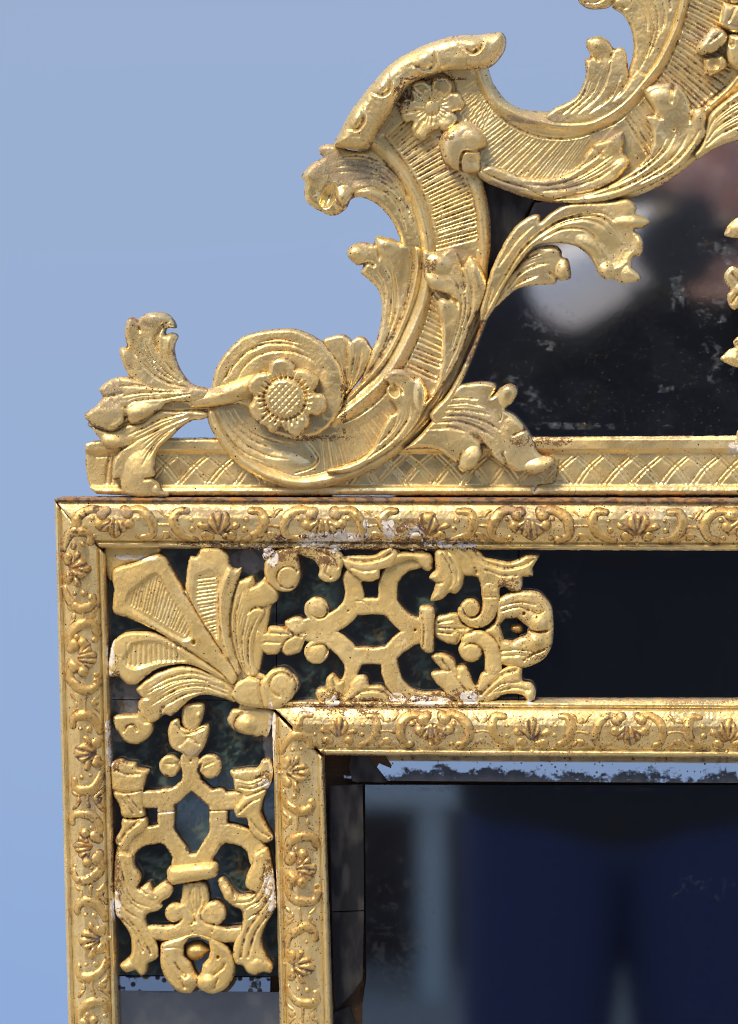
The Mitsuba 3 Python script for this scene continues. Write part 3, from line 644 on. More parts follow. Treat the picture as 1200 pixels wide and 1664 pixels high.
# the branch
carve(CR + "__leaf", T6((230, 690), (165, 745), (200, 640), (260, 550), (340, 460), (420, 385), (530, 372), (567, 405), (570, 440), (605, 455), (622, 510), (625, 570), (570, 587), (545, 578), (530, 605), (480, 612), (400, 612), (320, 628), (280, 650)), zt=46, lip=9, r=6.5, zb=24,
      feats=[G(T6((240, 640), (320, 540), (420, 490), (500, 480)), T6((270, 540), (360, 450), (470, 410)), T6((240, 660), (330, 590), (440, 550)), w=2.6, d=3.8, taper=(0.6, 0.1)), bump((917, 440), 14, 18, 6), bump((895, 410), 18, 8, 4), G(T6((500, 535), (540, 570)), w=2.5, d=5)])
carve(CR + "__leaf", [(700, 672), (728, 640), (757, 588), (780, 530)] + T6((75, 760), (110, 640), (140, 540), (190, 420), (240, 330), (310, 240), (390, 190), (435, 188), (442, 228), (500, 180), (600, 125), (720, 112), (880, 105), (970, 90), (1022, 140), (1015, 180), (1060, 195), (1102, 230), (1060, 265), (1010, 275), (1052, 320), (1066, 380), (1045, 435), (1003, 440), (995, 500), (1052, 570), (980, 597), (930, 598), (875, 575), (840, 577), (800, 550), (770, 490), (740, 440), (690, 395), (620, 365), (540, 357), (450, 362), (400, 387), (330, 460), (260, 560), (205, 655), (160, 755)) + [(790, 522), (765, 588), (742, 640), (712, 690)],
      zt=58, lip=10, r=7, zb=26, rough=0.7,
      feats=[G(T6((110, 790), (230, 560), (340, 390), (480, 270), (620, 205), (780, 195), (870, 245), (935, 335)), w=3, d=6, taper=(0.3, 0.2)), G(T6((420, 330), (560, 245), (700, 215), (800, 240), (880, 310)), T6((450, 300), (560, 225), (700, 180), (820, 180), (900, 230)), T6((190, 500), (300, 340), (400, 250)), w=2.4, d=3.5, taper=(0.2, 0.2)),
             G(T6((430, 355), (560, 275), (700, 270), (780, 330), (815, 420)), w=2.6, d=5, taper=(0.2, 0.3)), bump((960, 400), 30, 14, 5, 30), bump((1030, 445), 22, 16, 5), bump((1000, 400), 30, 40, -6, 30), bump((1020, 362), 26, 10, 5), bump((1040, 396), 10, 16, 5), bump((985, 440), 12, 14, 6),
             G([(760, 590), (786, 520), (800, 470)], w=2.5, d=4)])

# upper scroll, going on beyond the top and the right side
U1 = [(776, 132), (784, 152), (800, 182), (830, 208), (870, 226), (918, 231), (965, 220), (1005, 198)]
B1 = [(744, 150), (752, 190), (775, 235), (792, 262), (830, 282), (880, 291), (930, 278), (955, 250)]
U2 = [(1012, 197), (1030, 180), (1050, 158), (1066, 136), (1080, 114), (1092, 90), (1104, 60), (1112, 30), (1119, 0), (1124, -30)]
B2 = [(1050, 262), (1085, 238), (1110, 215), (1128, 194), (1152, 174), (1170, 148), (1182, 118), (1190, 80), (1195, 40), (1200, 0)]
carve(CR + "__upper_scroll", [(700, 112), (740, 100), (780, 98), (791, 110), (800, 135), (815, 157), (830, 170), (852, 180), (896, 184), (918, 194), (962, 194), (1009, 165), (1042, 128), (1064, 99), (1090, 44), (1101, 0), (1108, -50), (1340, -50), (1340, 226), (1200, 228), (1174, 235), (1149, 246), (1130, 260), (1097, 286), (1061, 308), (1017, 324), (965, 328), (918, 332), (863, 324), (815, 308), (780, 291), (760, 260), (735, 200), (735, 140)],
      zt=42, lip=14, r=9, zb=6, rough=0.6,
      feats=[G([(778, 112), (789, 140), (807, 169), (835, 187), (870, 199), (915, 207), (962, 202), (1008, 176), (1044, 138), (1072, 100), (1096, 50), (1109, 5), (1116, -50)], w=9, d=-10),
             G([(772, 124), (781, 148), (799, 178), (830, 204), (870, 222), (918, 227), (965, 216), (1010, 193), (1050, 152), (1082, 108), (1104, 55), (1120, 0)], w=2.4, d=4),
             G(*between(U1, B1, 46, seed=5), w=2.0, d=1.0), G(*between(U1[:3], B1[:3], 14, seed=6), w=2.0, d=2.2), G(*between(U2, B2, 32, seed=7), w=2.3, d=4.2),
             G([(783, 283), (815, 299), (865, 312), (918, 320), (965, 317), (1015, 311)], w=10, d=-10), G([(790, 272), (830, 290), (880, 299), (930, 293)], w=2.5, d=3.5),
             G([(1197, 130), (1180, 150), (1150, 176), (1120, 205)], w=8, d=-9), G([(1190, 125), (1172, 147), (1143, 172), (1110, 202)], w=2.4, d=4)])
carve(CR + "__leaf", [(885, 192), (900, 178), (932, 162), (945, 142), (951, 122), (949, 100), (957, 97), (957, 90), (951, 77), (952, 68), (972, 62), (987, 70), (996, 82), (1007, 80), (1014, 86), (1018, 105), (1021, 122), (1036, 116), (1050, 130), (1012, 174), (975, 196), (937, 205), (900, 206)], zt=50, lip=10, r=7, zb=10, rough=0.7,
      feats=[G(T7((160, 740), (290, 620), (350, 480), (370, 400)), T7((110, 740), (240, 620), (300, 500)), T7((60, 745), (180, 640), (230, 520)), T7((230, 740), (370, 630), (430, 500)), w=2.5, d=3.6, taper=(0.5, 0.1)), G(T7((385, 335), (365, 370), (350, 420)), w=3, d=5, taper=(1, 0)), G(T7((230, 390), (270, 390), (290, 420)), w=3, d=5, taper=(1, 0)), bump((971, 78), 16, 14, 5), bump((956, 115), 10, 18, 4), G(T7((470, 430), (500, 470), (460, 560), (380, 660)), w=4, d=6, taper=(0.5, 0.2))])
carve(CR + "__leaf", [(990, 7), (994, 16), (1010, 27), (1022, 47), (1027, 70), (1026, 95), (1021, 112), (1018, 128), (1034, 138), (1056, 120), (1078, 86), (1097, 38), (1109, -5), (1115, -60), (980, -60), (984, -10)], zt=44, lip=11, r=8, zb=8, rough=0.8,
      feats=[G(T7((580, 0), (620, 100), (640, 220), (590, 380), (540, 480)), T7((630, 0), (665, 120), (660, 250), (610, 380)), T7((690, 0), (710, 120), (690, 230)), T7((540, 20), (590, 120), (600, 220)), T7((740, 0), (745, 90)), w=2.4, d=3.6, taper=(0.8, 0.1)), G(T7((370, 70), (420, 60), (470, 70)), w=3, d=5, taper=(1, 0.1)), bump((1003, 10), 14, 12, 6)])
carve(CR + "__leaf", [(937, 0), (942, 10), (957, 18), (982, 17), (992, 11), (1004, -8), (1004, -40), (940, -40)], zt=58, lip=16, r=12, zb=14, feats=[G([(985, -5), (970, 8), (950, 8)], w=3, d=4)])
carve(CR + "__leaf", [(782, 279), (804, 290), (830, 300)] + [(852, 306), (875, 318), (900, 325), (925, 320), (962, 312), (995, 297), (1017, 277), (1022, 265), (1019, 258), (1011, 250), (1012, 240), (1010, 216), (982, 230), (968, 234), (962, 240), (952, 252), (943, 268), (925, 283), (899, 291), (852, 289), (800, 270)], zt=56, lip=9, r=6.5, zb=24, rough=0.8,
      feats=[G([(1000, 250), (970, 270), (930, 293), (890, 303), (850, 300)], [(1005, 268), (975, 288), (930, 305), (880, 312)], [(985, 240), (960, 262), (925, 284)], w=2.5, d=3.6, taper=(0.2, 0.3)), bump((995, 235), 18, 20, 5, -20), G([(962, 240), (975, 252), (985, 262)], w=2.5, d=4, taper=(1, 0)), bump((1005, 272), 16, 10, 5, -35)])
carve(CR + "__leaf", T7((580, 600), (640, 565), (700, 558), (750, 556), (765, 585), (785, 556), (820, 580), (860, 640), (880, 700), (905, 715), (960, 712), (980, 760), (970, 830), (975, 870), (960, 910), (900, 990), (830, 1080), (700, 1170), (520, 1250), (300, 1315), (100, 1325), (0, 1305), (200, 1270), (380, 1200), (500, 1120), (590, 1040), (630, 940), (630, 850), (592, 785), (600, 752), (650, 742), (612, 670)), zt=62, lip=10, r=7, zb=26, rough=0.7,
      feats=[G(T7((860, 880), (790, 1000), (640, 1120), (420, 1230), (200, 1290)), T7((790, 860), (720, 980), (570, 1110), (390, 1215)), T7((730, 900), (660, 1010), (540, 1110)), T7((940, 850), (870, 960), (740, 1090), (560, 1195)), w=2.7, d=4, taper=(0.1, 0.4)),
             G(T7((600, 755), (660, 765), (710, 790)), w=3, d=6, taper=(1, 0)), G(T7((765, 590), (755, 640), (760, 700)), w=3, d=5, taper=(1, 0)), G(T7((885, 705), (890, 760), (870, 820)), w=3, d=6, taper=(1, 0)), bump((1075, 165), 26, 18, 5), bump((1133, 195), 12, 20, 5), bump((1100, 215), 30, 34, -4), bump((1093, 213), 2.6, 2.6, -6)])
carve(CR + "__leaf", [(1125, 253), (1134, 240), (1142, 222), (1150, 190), (1170, 170), (1200, 148), (1250, 125), (1340, 105), (1340, 226), (1250, 222), (1200, 229), (1175, 236), (1150, 248), (1132, 260)], zt=58, lip=11, r=7, zb=24, rough=0.7,
      feats=[G([(1146, 222), (1160, 195), (1200, 165), (1260, 150)], [(1146, 232), (1168, 205), (1210, 182), (1280, 170)], [(1145, 240), (1172, 218), (1220, 198), (1300, 190)], w=2.8, d=4, taper=(0.3, 1)), bump((1180, 172), 2.2, 2.2, -6)])
petal_a = dict(lip=14, r=11, zb=28, res=1.2)
carve(CR + "__petal", T8((860, 450), (850, 380), (860, 300), (890, 190), (930, 110), (1100, 115)) + [(1216, 12), (1244, 22), (1240, 58)] + T8((1130, 585), (980, 540)), zt=70, feats=[G([(1190, 20), (1180, 40)], w=3, d=3)], **petal_a)
carve(CR + "__petal", T8((480, 845), (520, 750), (600, 650), (680, 540), (760, 480), (870, 510), (960, 580), (980, 680), (930, 765), (800, 880), (640, 932), (510, 915)), zt=74, feats=[bump((1145, 78), 16, 9, 4, -35), G([(1168, 60), (1150, 74)], w=2.5, d=3)], **petal_a)
carve(CR + "__petal", T8((600, 1000), (680, 960), (800, 965), (900, 930), (980, 1080), (880, 1200), (720, 1272), (630, 1240), (605, 1110)), zt=66, feats=[bump((1158, 108), 10, 10, -9)], **petal_a)
carve(CR + "__petal", T8((960, 830), (985, 700), (1020, 610), (1150, 600)) + [(1240, 66), (1242, 120), (1212, 128)] + T8((1100, 1150), (1010, 1075), (970, 950)), zt=68, feats=[bump((1186, 76), 5, 7, -9)], **petal_a)
carve(CR + "__petal", [(1174, -12), (1177, 4), (1188, 12), (1204, 12), (1240, 8), (1246, -30), (1180, -40)], zt=72, **petal_a)
# the ornament that hangs over the upper glass at the right edge
for pts, ft in (([(1175, 383), (1177, 374), (1182, 366), (1194, 355), (1215, 348), (1245, 352), (1245, 382), (1215, 386), (1199, 387), (1186, 386)], [bump((1205, 372), 20, 12, 6), bump((1200, 384), 10, 6, -8)]),
                ([(1175, 449), (1181, 437), (1190, 433), (1205, 440), (1225, 436), (1240, 455), (1236, 490), (1215, 504), (1200, 500), (1190, 503), (1182, 494), (1180, 480), (1185, 470), (1178, 460)], [G([(1188, 445), (1200, 460), (1210, 470)], [(1186, 492), (1196, 478), (1208, 470)], w=2.5, d=5), bump((1205, 470), 12, 12, 6)]),
                ([(1169, 583), (1176, 575), (1184, 567), (1192, 564), (1190, 555), (1196, 548), (1210, 544), (1240, 560), (1240, 590), (1215, 600), (1197, 596), (1184, 592)], [G([(1195, 555), (1203, 568), (1198, 580)], w=2.5, d=5), bump((1195, 583), 20, 10, 5, 15)]),
                ([(1200, 696), (1195, 708), (1194, 722), (1199, 734), (1230, 740), (1240, 700), (1220, 690)], [bump((1215, 714), 18, 18, 6)])):
    carve(CR + "__husk", pts, zt=44, lip=9, r=7, zb=14, res=1.3, feats=ft)
carve(CR + "__husk", strokes=[([(1222, 340), (1224, 420), (1222, 520), (1224, 600), (1222, 700)], 9)], zt=32, lip=8, r=8, zb=14)

# ---------------------------------------------------------------- the frame: two outer and two inner mouldings with cast ornament
PROF_T = [0, 2, 6, 9.5, 12, 14, 22, 36, 50, 62, 70, 73.5, 75, 76.5, 79, 83, 86, 88]
PROF_H = [34, 46, 50, 49, 44, 47, 53, 57, 57, 53, 48, 46, 40, 38, 43, 43, 38, 30]


class Rail:
    """local (s along, t across from the outer edge) <-> the mirror's own units"""

    def __init__(self, o, es, et, width):
        self.o, self.es, self.et, self.k = np.array(o, float), np.array(es, float), np.array(et, float), 88.0 / width

    def __call__(self, *p):
        return [tuple(self.o + s * self.es + t / self.k * self.et) for s, t in p]

    def h(self, u, v):
        A = np.linalg.inv(np.column_stack([self.es, self.et]))
        t = (A[1, 0] * (u - self.o[0]) + A[1, 1] * (v - self.o[1])) * self.k
        return np.interp(t, PROF_T, PROF_H)


LEAN = np.array([0.0236, 1.0])
top = Rail((86, 806), (1, 0), (0, 1), 87)
side = Rail((86, 810), LEAN, (1, 0), 82)
inn = Rail((441, 1229), (1, 0), (0, -1), 92)       # t runs from the sight edge outwards
ins = Rail((528, 1160), (0.025, 1.0), (-1, 0), 87)
inn.flip = True


def motif_a(R, s0, key, rng, sc=1.0, flip=False, low=0.0):
    """two facing C-scrolls round an upturned palmette"""
    j = lambda a=2.4: rng.uniform(-a, a)
    Q = lambda *p: R(*[(s0 + sc * (x + j()), (88 - y if flip else y) + j(1.0)) for x, y in p])
    z = rng.uniform(-3.8, -1.8) - low
    k = dict(bsdf="gilding_cast", zt=z, zb=30, rough=1.1, res=1.3, blur=1.1, back=False, wear=(0.30, 0.34, rng.uniform(0.12, 0.24)))
    for m in (-1, 1):
        carve(key + "__scroll", strokes=[(Q((m * 22, 24), (m * 40, 22), (m * 57, 34), (m * 64, 52), (m * 58, 66), (m * 46, 70)), [7, 8.5, 10, 9.5, 8, 7])], discs=[(Q((m * 45, 70))[0], 7.5)], base=lambda u, v: R.h(u, v) + 8.0, lip=8, r=10, **k)
        carve(key + "__knob", discs=[(Q((m * 21, 28))[0], 11.5), (Q((m * 15, 24))[0], 9)], base=lambda u, v: R.h(u, v) + 9.5, lip=9, r=10, feats=[], **k)
    b = [Q((x, y))[0] for x, y in ((-27, 47), (27, 45))]
    carve(key + "__palmette", Q((-24, 44), (-14, 38), (-4, 33), (6, 36), (16, 40), (25, 44), (29, 52), (20, 60), (12, 66), (2, 72), (-8, 69), (-14, 62), (-25, 60), (-31, 52)), discs=[(b[0], 10), (b[1], 10)], base=lambda u, v: R.h(u, v) + 9, lip=10, r=9,
          feats=[G(Q((0, 38), (0, 68)), Q((-6, 40), (-13, 62)), Q((6, 40), (13, 62)), Q((-12, 46), (-24, 56)), Q((12, 46), (24, 56)), w=2.2, d=4)], **k)
    for x, y in ((-38, 36), (38, 36), (-34, 68), (34, 68)):
        if rng.random() < 0.85:
            carve(key + "__berry", discs=[(Q((x, y))[0], rng.uniform(5, 7.5))], base=lambda u, v: R.h(u, v) + 6.5, lip=7, r=7, **k)


def motif_b(R, s0, key, rng, sc=1.0, flip=False, low=0.0):
    """two C-scrolls that turn outwards under a fan palmette"""
    j = lambda a=2.4: rng.uniform(-a, a)
    Q = lambda *p: R(*[(s0 + sc * (x + j()), (88 - y if flip else y) + j(1.0)) for x, y in p])
    z = rng.uniform(-3.8, -1.8) - low
    k = dict(bsdf="gilding_cast", zt=z, zb=30, rough=1.1, res=1.3, blur=1.1, back=False, wear=(0.30, 0.34, rng.uniform(0.12, 0.24)))
    for m in (-1, 1):
        carve(key + "__scroll", strokes=[(Q((m * 52, 24), (m * 66, 25), (m * 73, 40), (m * 68, 56), (m * 56, 66), (m * 38, 72)), [7, 8.5, 10, 9.5, 8, 6])], discs=[(Q((m * 54, 24))[0], 7)], base=lambda u, v: R.h(u, v) + 8.0, lip=8, r=10, **k)
        carve(key + "__knob", discs=[(Q((m * 20, 65))[0], 10.5), (Q((m * 13, 66))[0], 8)], base=lambda u, v: R.h(u, v) + 8.5, lip=10, r=9, **k)
    carve(key + "__palmette", Q((-6, 66), (-18, 56), (-30, 54), (-36, 47), (-30, 40), (-20, 42), (-18, 32), (-8, 26), (2, 23), (12, 26), (17, 34), (20, 42), (32, 40), (37, 48), (30, 55), (18, 56), (6, 66)), base=lambda u, v: R.h(u, v) + 9, lip=10, r=9,
          feats=[G(Q((0, 64), (-8, 30)), Q((0, 64), (9, 30)), Q((-2, 64), (-20, 44)), Q((2, 64), (20, 44)), w=2.4, d=5)], **k)
    for x, y in ((-46, 38), (46, 38), (-44, 54), (44, 54), (0, 76)):
        if rng.random() < 0.85:
            carve(key + "__berry", discs=[(Q((x, y))[0], rng.uniform(5, 7.5))], base=lambda u, v: R.h(u, v) + 6.5, lip=7, r=7, **k)


def link(R, s0, key, rng, sc=1.0, flip=False, low=0.0):
    j = lambda a=2.0: rng.uniform(-a, a)
    Q = lambda *p: R(*[(s0 + sc * (x + j()), (88 - y if flip else y) + j(1.2)) for x, y in p])
    z = rng.uniform(-3.8, -1.8) - low
    k = dict(bsdf="gilding_cast", zt=z, zb=30, rough=1.1, res=1.3, blur=1.1, back=False, wear=(0.30, 0.34, rng.uniform(0.12, 0.24)))
    carve(key + "__husk", strokes=[(Q((-15, 48), (0, 47), (14, 49)), [4.5, 3.6, 4.5])], base=lambda u, v: R.h(u, v) + 6, lip=7, r=5, **k)
    carve(key + "__husk", Q((-6, 68), (-12, 60), (-4, 56), (6, 58), (10, 66), (4, 72), (-6, 74)), base=lambda u, v: R.h(u, v) + 6, lip=7, r=6, **k)
    for m in (-1, 1):
        carve(key + "__husk", strokes=[(Q((m * 4, 60), (m * 13, 70), (m * 22, 74)), [3, 5.5, 3]), (Q((m * 6, 34), (m * 14, 24), (m * 20, 21)), [3, 5, 3])], base=lambda u, v: R.h(u, v) + 5.5, lip=6, r=6, **k)
    carve(key + "__husk", Q((-8, 32), (-2, 26), (8, 26), (10, 34), (2, 38)), base=lambda u, v: R.h(u, v) + 5, lip=6, r=6, **k)


rng = np.random.default_rng(11)
hole_spots = [bump((u, v), r_, r_, -5) for u, v, r_ in ((362, 842, 3), (930, 862, 2), (1018, 830, 2), (700, 850, 2))]
# top rail, mitred at its left end, cut off beyond the right side
kt = M + "__top_rail"
carve(kt + "__moulding", [(86, 812), (95, 810), (200, 809), (700, 808), (1340, 807), (1340, 893), (163, 893), (124, 852)], sharp=True, zt=0, lip=3, r=4, zb=-6, base=top.h, rough=0.8, blur=0.5, feats=hole_spots, wear=(0.2, 0.3, 0.0), wear_at=lambda u, v: 0.62 * np.clip((819 - v) / 3, 0, 1))  # tarnished top lip, darkened further to paint the shadow line under the crest
for i, s in enumerate((187, 357, 528, 697, 863, 1037, 1207)):
    (motif_a if i % 2 == 0 else motif_b)(top, s - 86, kt, rng)
    link(top, s - 86 + (86 if i % 2 == 0 else 84), kt, rng)
# outer stile
ks = M + "__side_stile"
carve(ks + "__moulding", [(86, 815), (122, 852), (161, 894), (169, 902), (178, 1260), (190, 1800), (109, 1800)], sharp=True, zt=0, lip=3, r=4, zb=-6, base=side.h, rough=0.9, blur=0.5, wear=(0.25, 0.3, 0.03))
for i, s in enumerate((925, 1069, 1225, 1380, 1532, 1687)):
    (motif_b if i % 2 == 0 else motif_a)(side, s - 810, ks, rng, 0.86, flip=i % 3 == 0)
    link(side, s - 810 + 77, ks, rng, 0.86)
# inner rail and stile
ki = M + "__inner_rail"
carve(ki + "__moulding", [(447, 1152), (470, 1140), (900, 1138), (1340, 1136), (1340, 1229), (529, 1229)], sharp=True, zt=0, lip=3, r=4, zb=-6, base=inn.h, rough=0.9, blur=0.5, wear=(0.25, 0.3, 0.03))
for i, s in enumerate((552, 707, 866, 1024, 1183)):
    (motif_a if i % 2 else motif_b)(inn, s - 441, ki, rng, 0.88, True, 1.0)
    link(inn, s - 441 + 79, ki, rng, 0.9, True, 1.0)
kn = M + "__inner_stile"
carve(kn + "__moulding", [(441, 1156), (446, 1159), (525, 1232), (544, 1800), (457, 1800)], sharp=True, zt=0, lip=3, r=4, zb=-6, base=ins.h, rough=0.9, blur=0.5, wear=(0.25, 0.3, 0.03))
for i, s in enumerate((1256, 1413, 1573, 1731)):
    (motif_b if i % 2 == 0 else motif_a)(ins, s - 1160, kn, rng, 0.86, i % 2 == 1, 0.6)
    link(ins, s - 1160 + 79, kn, rng, 0.86)

# ---------------------------------------------------------------- the shell in the corner
SH = M + "__corner_shell"
T15, T11, T12, T13, T14 = Z(150, 870, 3.158), Z(400, 870, 4.615), Z(640, 870, 4.2857), Z(170, 1140, 4.138), Z(170, 1380, 4.138)
gl = dict(bsdf="gilding_smooth")
carve(SH + "__ground", T15((60, 62), (200, 58), (335, 60), (332, 100), (220, 140), (110, 185), (88, 240), (62, 205)), zt=26, lip=6, r=6, zb=6, **gl)


carve(SH + "__ground", strokes=[([(420, 1112), (385, 1098), (300, 975)], [16, 16, 14]), ([(395, 1098), (372, 970)], 14), ([(390, 1100), (270, 1050), (225, 1060)], 14), ([(400, 1110), (300, 1110), (246, 1140)], 12), ([(246, 1140), (228, 1176), (222, 1196)], 13), ([(405, 1100), (425, 985), (440, 950)], [14, 16, 14]), ([(440, 950), (466, 930)], 16), ([(430, 1115), (402, 1150), (404, 1176)], 15), ([(430, 1120), (466, 1115)], 20)], zt=34, lip=5, r=5, zb=6, **gl)


def panel(pts, hatch, depth=4.5):
    c = spline(pts, closed=True)

    def fn(u, v, f):
        P = np.column_stack([u, v])
        g = poly_field(P, pts)
        return -depth * np.clip((g + 2) / 5, 0, 1)

    return [("f", fn), G(*hatch, w=1.8, d=2.0)]


p1 = T15((178, 372), (180, 305), (255, 240), (330, 200), (400, 310), (465, 415), (510, 520), (470, 545), (400, 515), (280, 440))
h1 = between([(209, 985), (255, 1012), (306, 1038)], [(214, 962), (252, 936), (276, 965), (300, 1003), (310, 1030)], 22, seed=21, cut=(0.05, 0.96))
carve(SH + "__lobe", T15((105, 182), (220, 140), (330, 100), (372, 120), (412, 190), (470, 290), (560, 440), (650, 580), (745, 715), (722, 775), (650, 705), (500, 600), (330, 500), (180, 430), (104, 400), (105, 285)), zt=42, lip=8, r=6.5, zb=8, rough=0.9, puff=2.0, **gl,
      feats=panel(p1, h1) + [bump((314, 1045), 4, 5, -12)])
p2 = T15((530, 212), (570, 192), (610, 180), (652, 232), (640, 330), (642, 530), (600, 480), (560, 420), (522, 345))
h2 = between([(319, 940), (318, 980), (330, 1012), (350, 1034)], [(352, 936), (354, 975), (353, 1005), (354, 1034)], 17, seed=22, cut=(0.05, 0.95))
carve(SH + "__lobe", T15((480, 290), (482, 200), (500, 110), (530, 110), (560, 70), (640, 65), (690, 100), (712, 162), (740, 172), (767, 168), (745, 240), (712, 350), (702, 480), (732, 620), (765, 700), (740, 722), (650, 580), (560, 440)), zt=44, lip=8, r=6.5, zb=8, rough=0.9, puff=2.0, **gl,
      feats=panel(p2, h2) + [G(T15((708, 180), (672, 290), (668, 460), (700, 620)), w=5, d=-4), G(T15((650, 240), (648, 400), (672, 560), (720, 690)), w=2.5, d=3)])
carve(SH + "__lobe", T15((740, 240), (775, 225), (822, 215), (840, 250), (880, 230), (950, 285), (945, 340), (895, 375), (892, 412), (855, 470), (832, 560), (830, 640), (852, 720), (785, 735), (732, 620), (703, 480), (712, 350)), zt=38, lip=8, r=8, zb=8, rough=0.9, puff=2.0, **gl,
      feats=[G(T15((770, 290), (735, 420), (745, 580), (780, 710)), T15((800, 400), (770, 520), (775, 650), (800, 710)), T15((850, 420), (805, 520), (800, 640), (820, 710)), w=2.4, d=3.4, taper=(0.2, 0.6)), G(T15((895, 378), (830, 375), (790, 410)), w=3, d=5, taper=(1, 0.2)), G(T15((840, 255), (810, 270)), w=3, d=4)])
p4 = T15((150, 652), (180, 600), (212, 560), (345, 556), (480, 648), (330, 658), (215, 692))
h4 = [[(205 + 8.2 * i, 1048), (204 + 8.4 * i, 1084 - 0.8 * i)] for i in range(11)]
carve(SH + "__lobe", T15((105, 545), (160, 507), (260, 500), (330, 510), (500, 605), (650, 705), (722, 778), (620, 722), (480, 668), (330, 692), (222, 770), (172, 772), (130, 735), (80, 730), (76, 660), (90, 580)), zt=40, lip=8, r=6.5, zb=8, rough=0.9, puff=2.0, **gl, feats=panel(p4, h4, 4))
carve(SH + "__lobe", T15((218, 795), (330, 712), (480, 676), (620, 728), (725, 790), (732, 862), (660, 840), (570, 826), (500, 850), (440, 905), (400, 937), (365, 930), (345, 945), (300, 972), (262, 955), (240, 928), (226, 880), (240, 840)), zt=38, lip=8, r=6.5, zb=8, rough=0.9, puff=2.0, **gl,
      feats=[G(T15((260, 830), (400, 760), (540, 745), (690, 800)), T15((280, 800), (400, 735), (520, 715), (650, 755)), T15((300, 880), (430, 800), (560, 780), (690, 820)), T15((360, 890), (460, 830), (570, 805)), w=2.5, d=3.6, taper=(0.2, 0.4)), G(T15((345, 940), (350, 900), (380, 870)), w=3, d=5, taper=(1, 0)), G(T15((240, 845), (280, 840)), w=3, d=4)])
carve(SH + "__curl", T15((880, 190), (890, 130), (930, 85), (990, 65), (1050, 62), (1060, 130), (1068, 210), (1040, 275), (1000, 292), (950, 285), (900, 240)), zt=42, lip=8, r=6.5, zb=8, rough=0.9, puff=2.0, **gl, feats=[G(ring((468, 938), 18, 16, 60, 330), w=2.2, d=5)])
carve(SH + "__curl", T15((100, 942), (160, 930), (232, 930), (255, 960), (300, 968), (295, 1030), (232, 1082), (160, 1072), (122, 1020), (108, 1000)), zt=36, lip=8, r=7, zb=8, rough=0.9, puff=2.0, **gl, feats=[G(T15((155, 1015), (175, 985), (205, 982), (222, 1010)), w=2.4, d=5)])
carve(SH + "__curl", T15((690, 962), (700, 920), (720, 897), (820, 892), (920, 900), (922, 960), (892, 1052), (870, 1035), (840, 1042), (790, 1032), (725, 1012)), zt=36, lip=8, r=8, zb=8, rough=0.9, puff=2.0, **gl, feats=[bump((400, 1180), 19, 17, 7), G(ring((400, 1180), 20, 14, 60, 250), w=2.5, d=4)])
carve(SH + "__curl", T15((715, 830), (722, 790), (745, 755), (800, 728), (870, 738), (920, 695), (990, 688), (1046, 755), (1034, 830), (1005, 858), (960, 896), (880, 892), (760, 872)), zt=48, lip=9, r=7, zb=8, rough=0.9, puff=2.0, **gl,
      feats=[G(ring((458, 1113), 19, 14, 100, 330), w=2.4, d=5), G(T15((868, 742), (862, 800), (880, 880)), w=2.6, d=6)])

# ---------------------------------------------------------------- right fretwork
FR = M + "__fretwork"
fz = dict(zt=33, lip=5, r=5, zb=12, back=True, rough=1.2, **gl)
hex1 = [(567, 1029), (584, 1001), (605, 999), (625, 1000), (649, 1025), (625, 1051), (606, 1054), (588, 1052)]
carve(FR + "__strap", strokes=[([(500, 1022), (530, 1016), (554, 1005), (572, 985), (577, 962), (573, 940)], 16.5), ([(500, 1027), (530, 1035), (556, 1052), (574, 1076), (574, 1102), (560, 1125)], 16), ([(570, 986), (601, 986), (634, 987)], 14.5), ([(570, 1066), (601, 1067), (632, 1066)], 14.5),
                               ([(630, 990), (630, 967), (632, 946), (642, 928), (658, 915), (680, 908)], 15.5), ([(628, 980), (645, 1002), (668, 1017), (690, 1020)], [16.5, 16.5, 15.5, 15]), ([(628, 1066), (648, 1048), (668, 1036), (690, 1030)], [16, 16, 15.5, 15]),
                               ([(630, 1060), (634, 1090), (644, 1115), (664, 1133), (690, 1140), (724, 1138), (765, 1134)], 15)],
      discs=[((514, 991), 20), ((514, 1061), 20)], holes=[hex1, [(588, 945), (614, 944), (614, 972), (593, 972)], [(582, 1097), (588, 1082), (604, 1080), (619, 1082), (621, 1113), (604, 1115), (599, 1104)]],
      feats=[G([(505, 1000), (517, 1005), (527, 1003), (532, 993), (527, 984)], [(505, 1052), (517, 1048), (527, 1049), (532, 1058), (528, 1068)], w=2.0, d=6, taper=(0.1, 0.4)), bump((516, 988), 14, 14, 3), bump((516, 1063), 14, 14, 3), bump((566, 993), 1.8, 1.8, -9), bump((675, 1024), 2.8, 2.8, -12), G([(578, 977), (590, 978), (602, 987), (603, 996)], w=0.9, d=2)], **fz)
lf = dict(zb=12, back=True, rough=1.1, puff=3.0, **gl)
carve(FR + "__husk", [(489, 1004), (463, 1010), (462, 1019), (437, 1019), (432, 1029), (417, 1022), (411, 1039), (419, 1052), (432, 1065), (448, 1065), (456, 1061), (467, 1067), (487, 1061), (495, 1043), (506, 1030)], zt=34, lip=7, r=6, **lf, feats=[G([(460, 1019), (475, 1030), (490, 1036)], [(456, 1060), (462, 1044), (478, 1034), (502, 1028)], w=2.4, d=6), G([(440, 1030), (470, 1032)], [(430, 1045), (455, 1046)], w=2, d=2.5)])
carve(FR + "__leaf", [(474, 889), (487, 883), (502, 883), (521, 887), (547, 894), (558, 902), (560, 915), (556, 926), (552, 939), (543, 946), (526, 945), (518, 937), (519, 924), (510, 911), (495, 905), (480, 898)], zt=42, lip=8, r=6, **lf, feats=[G([(535, 915), (530, 930), (538, 938)], [(515, 895), (540, 905), (550, 922)], w=2.4, d=4)])
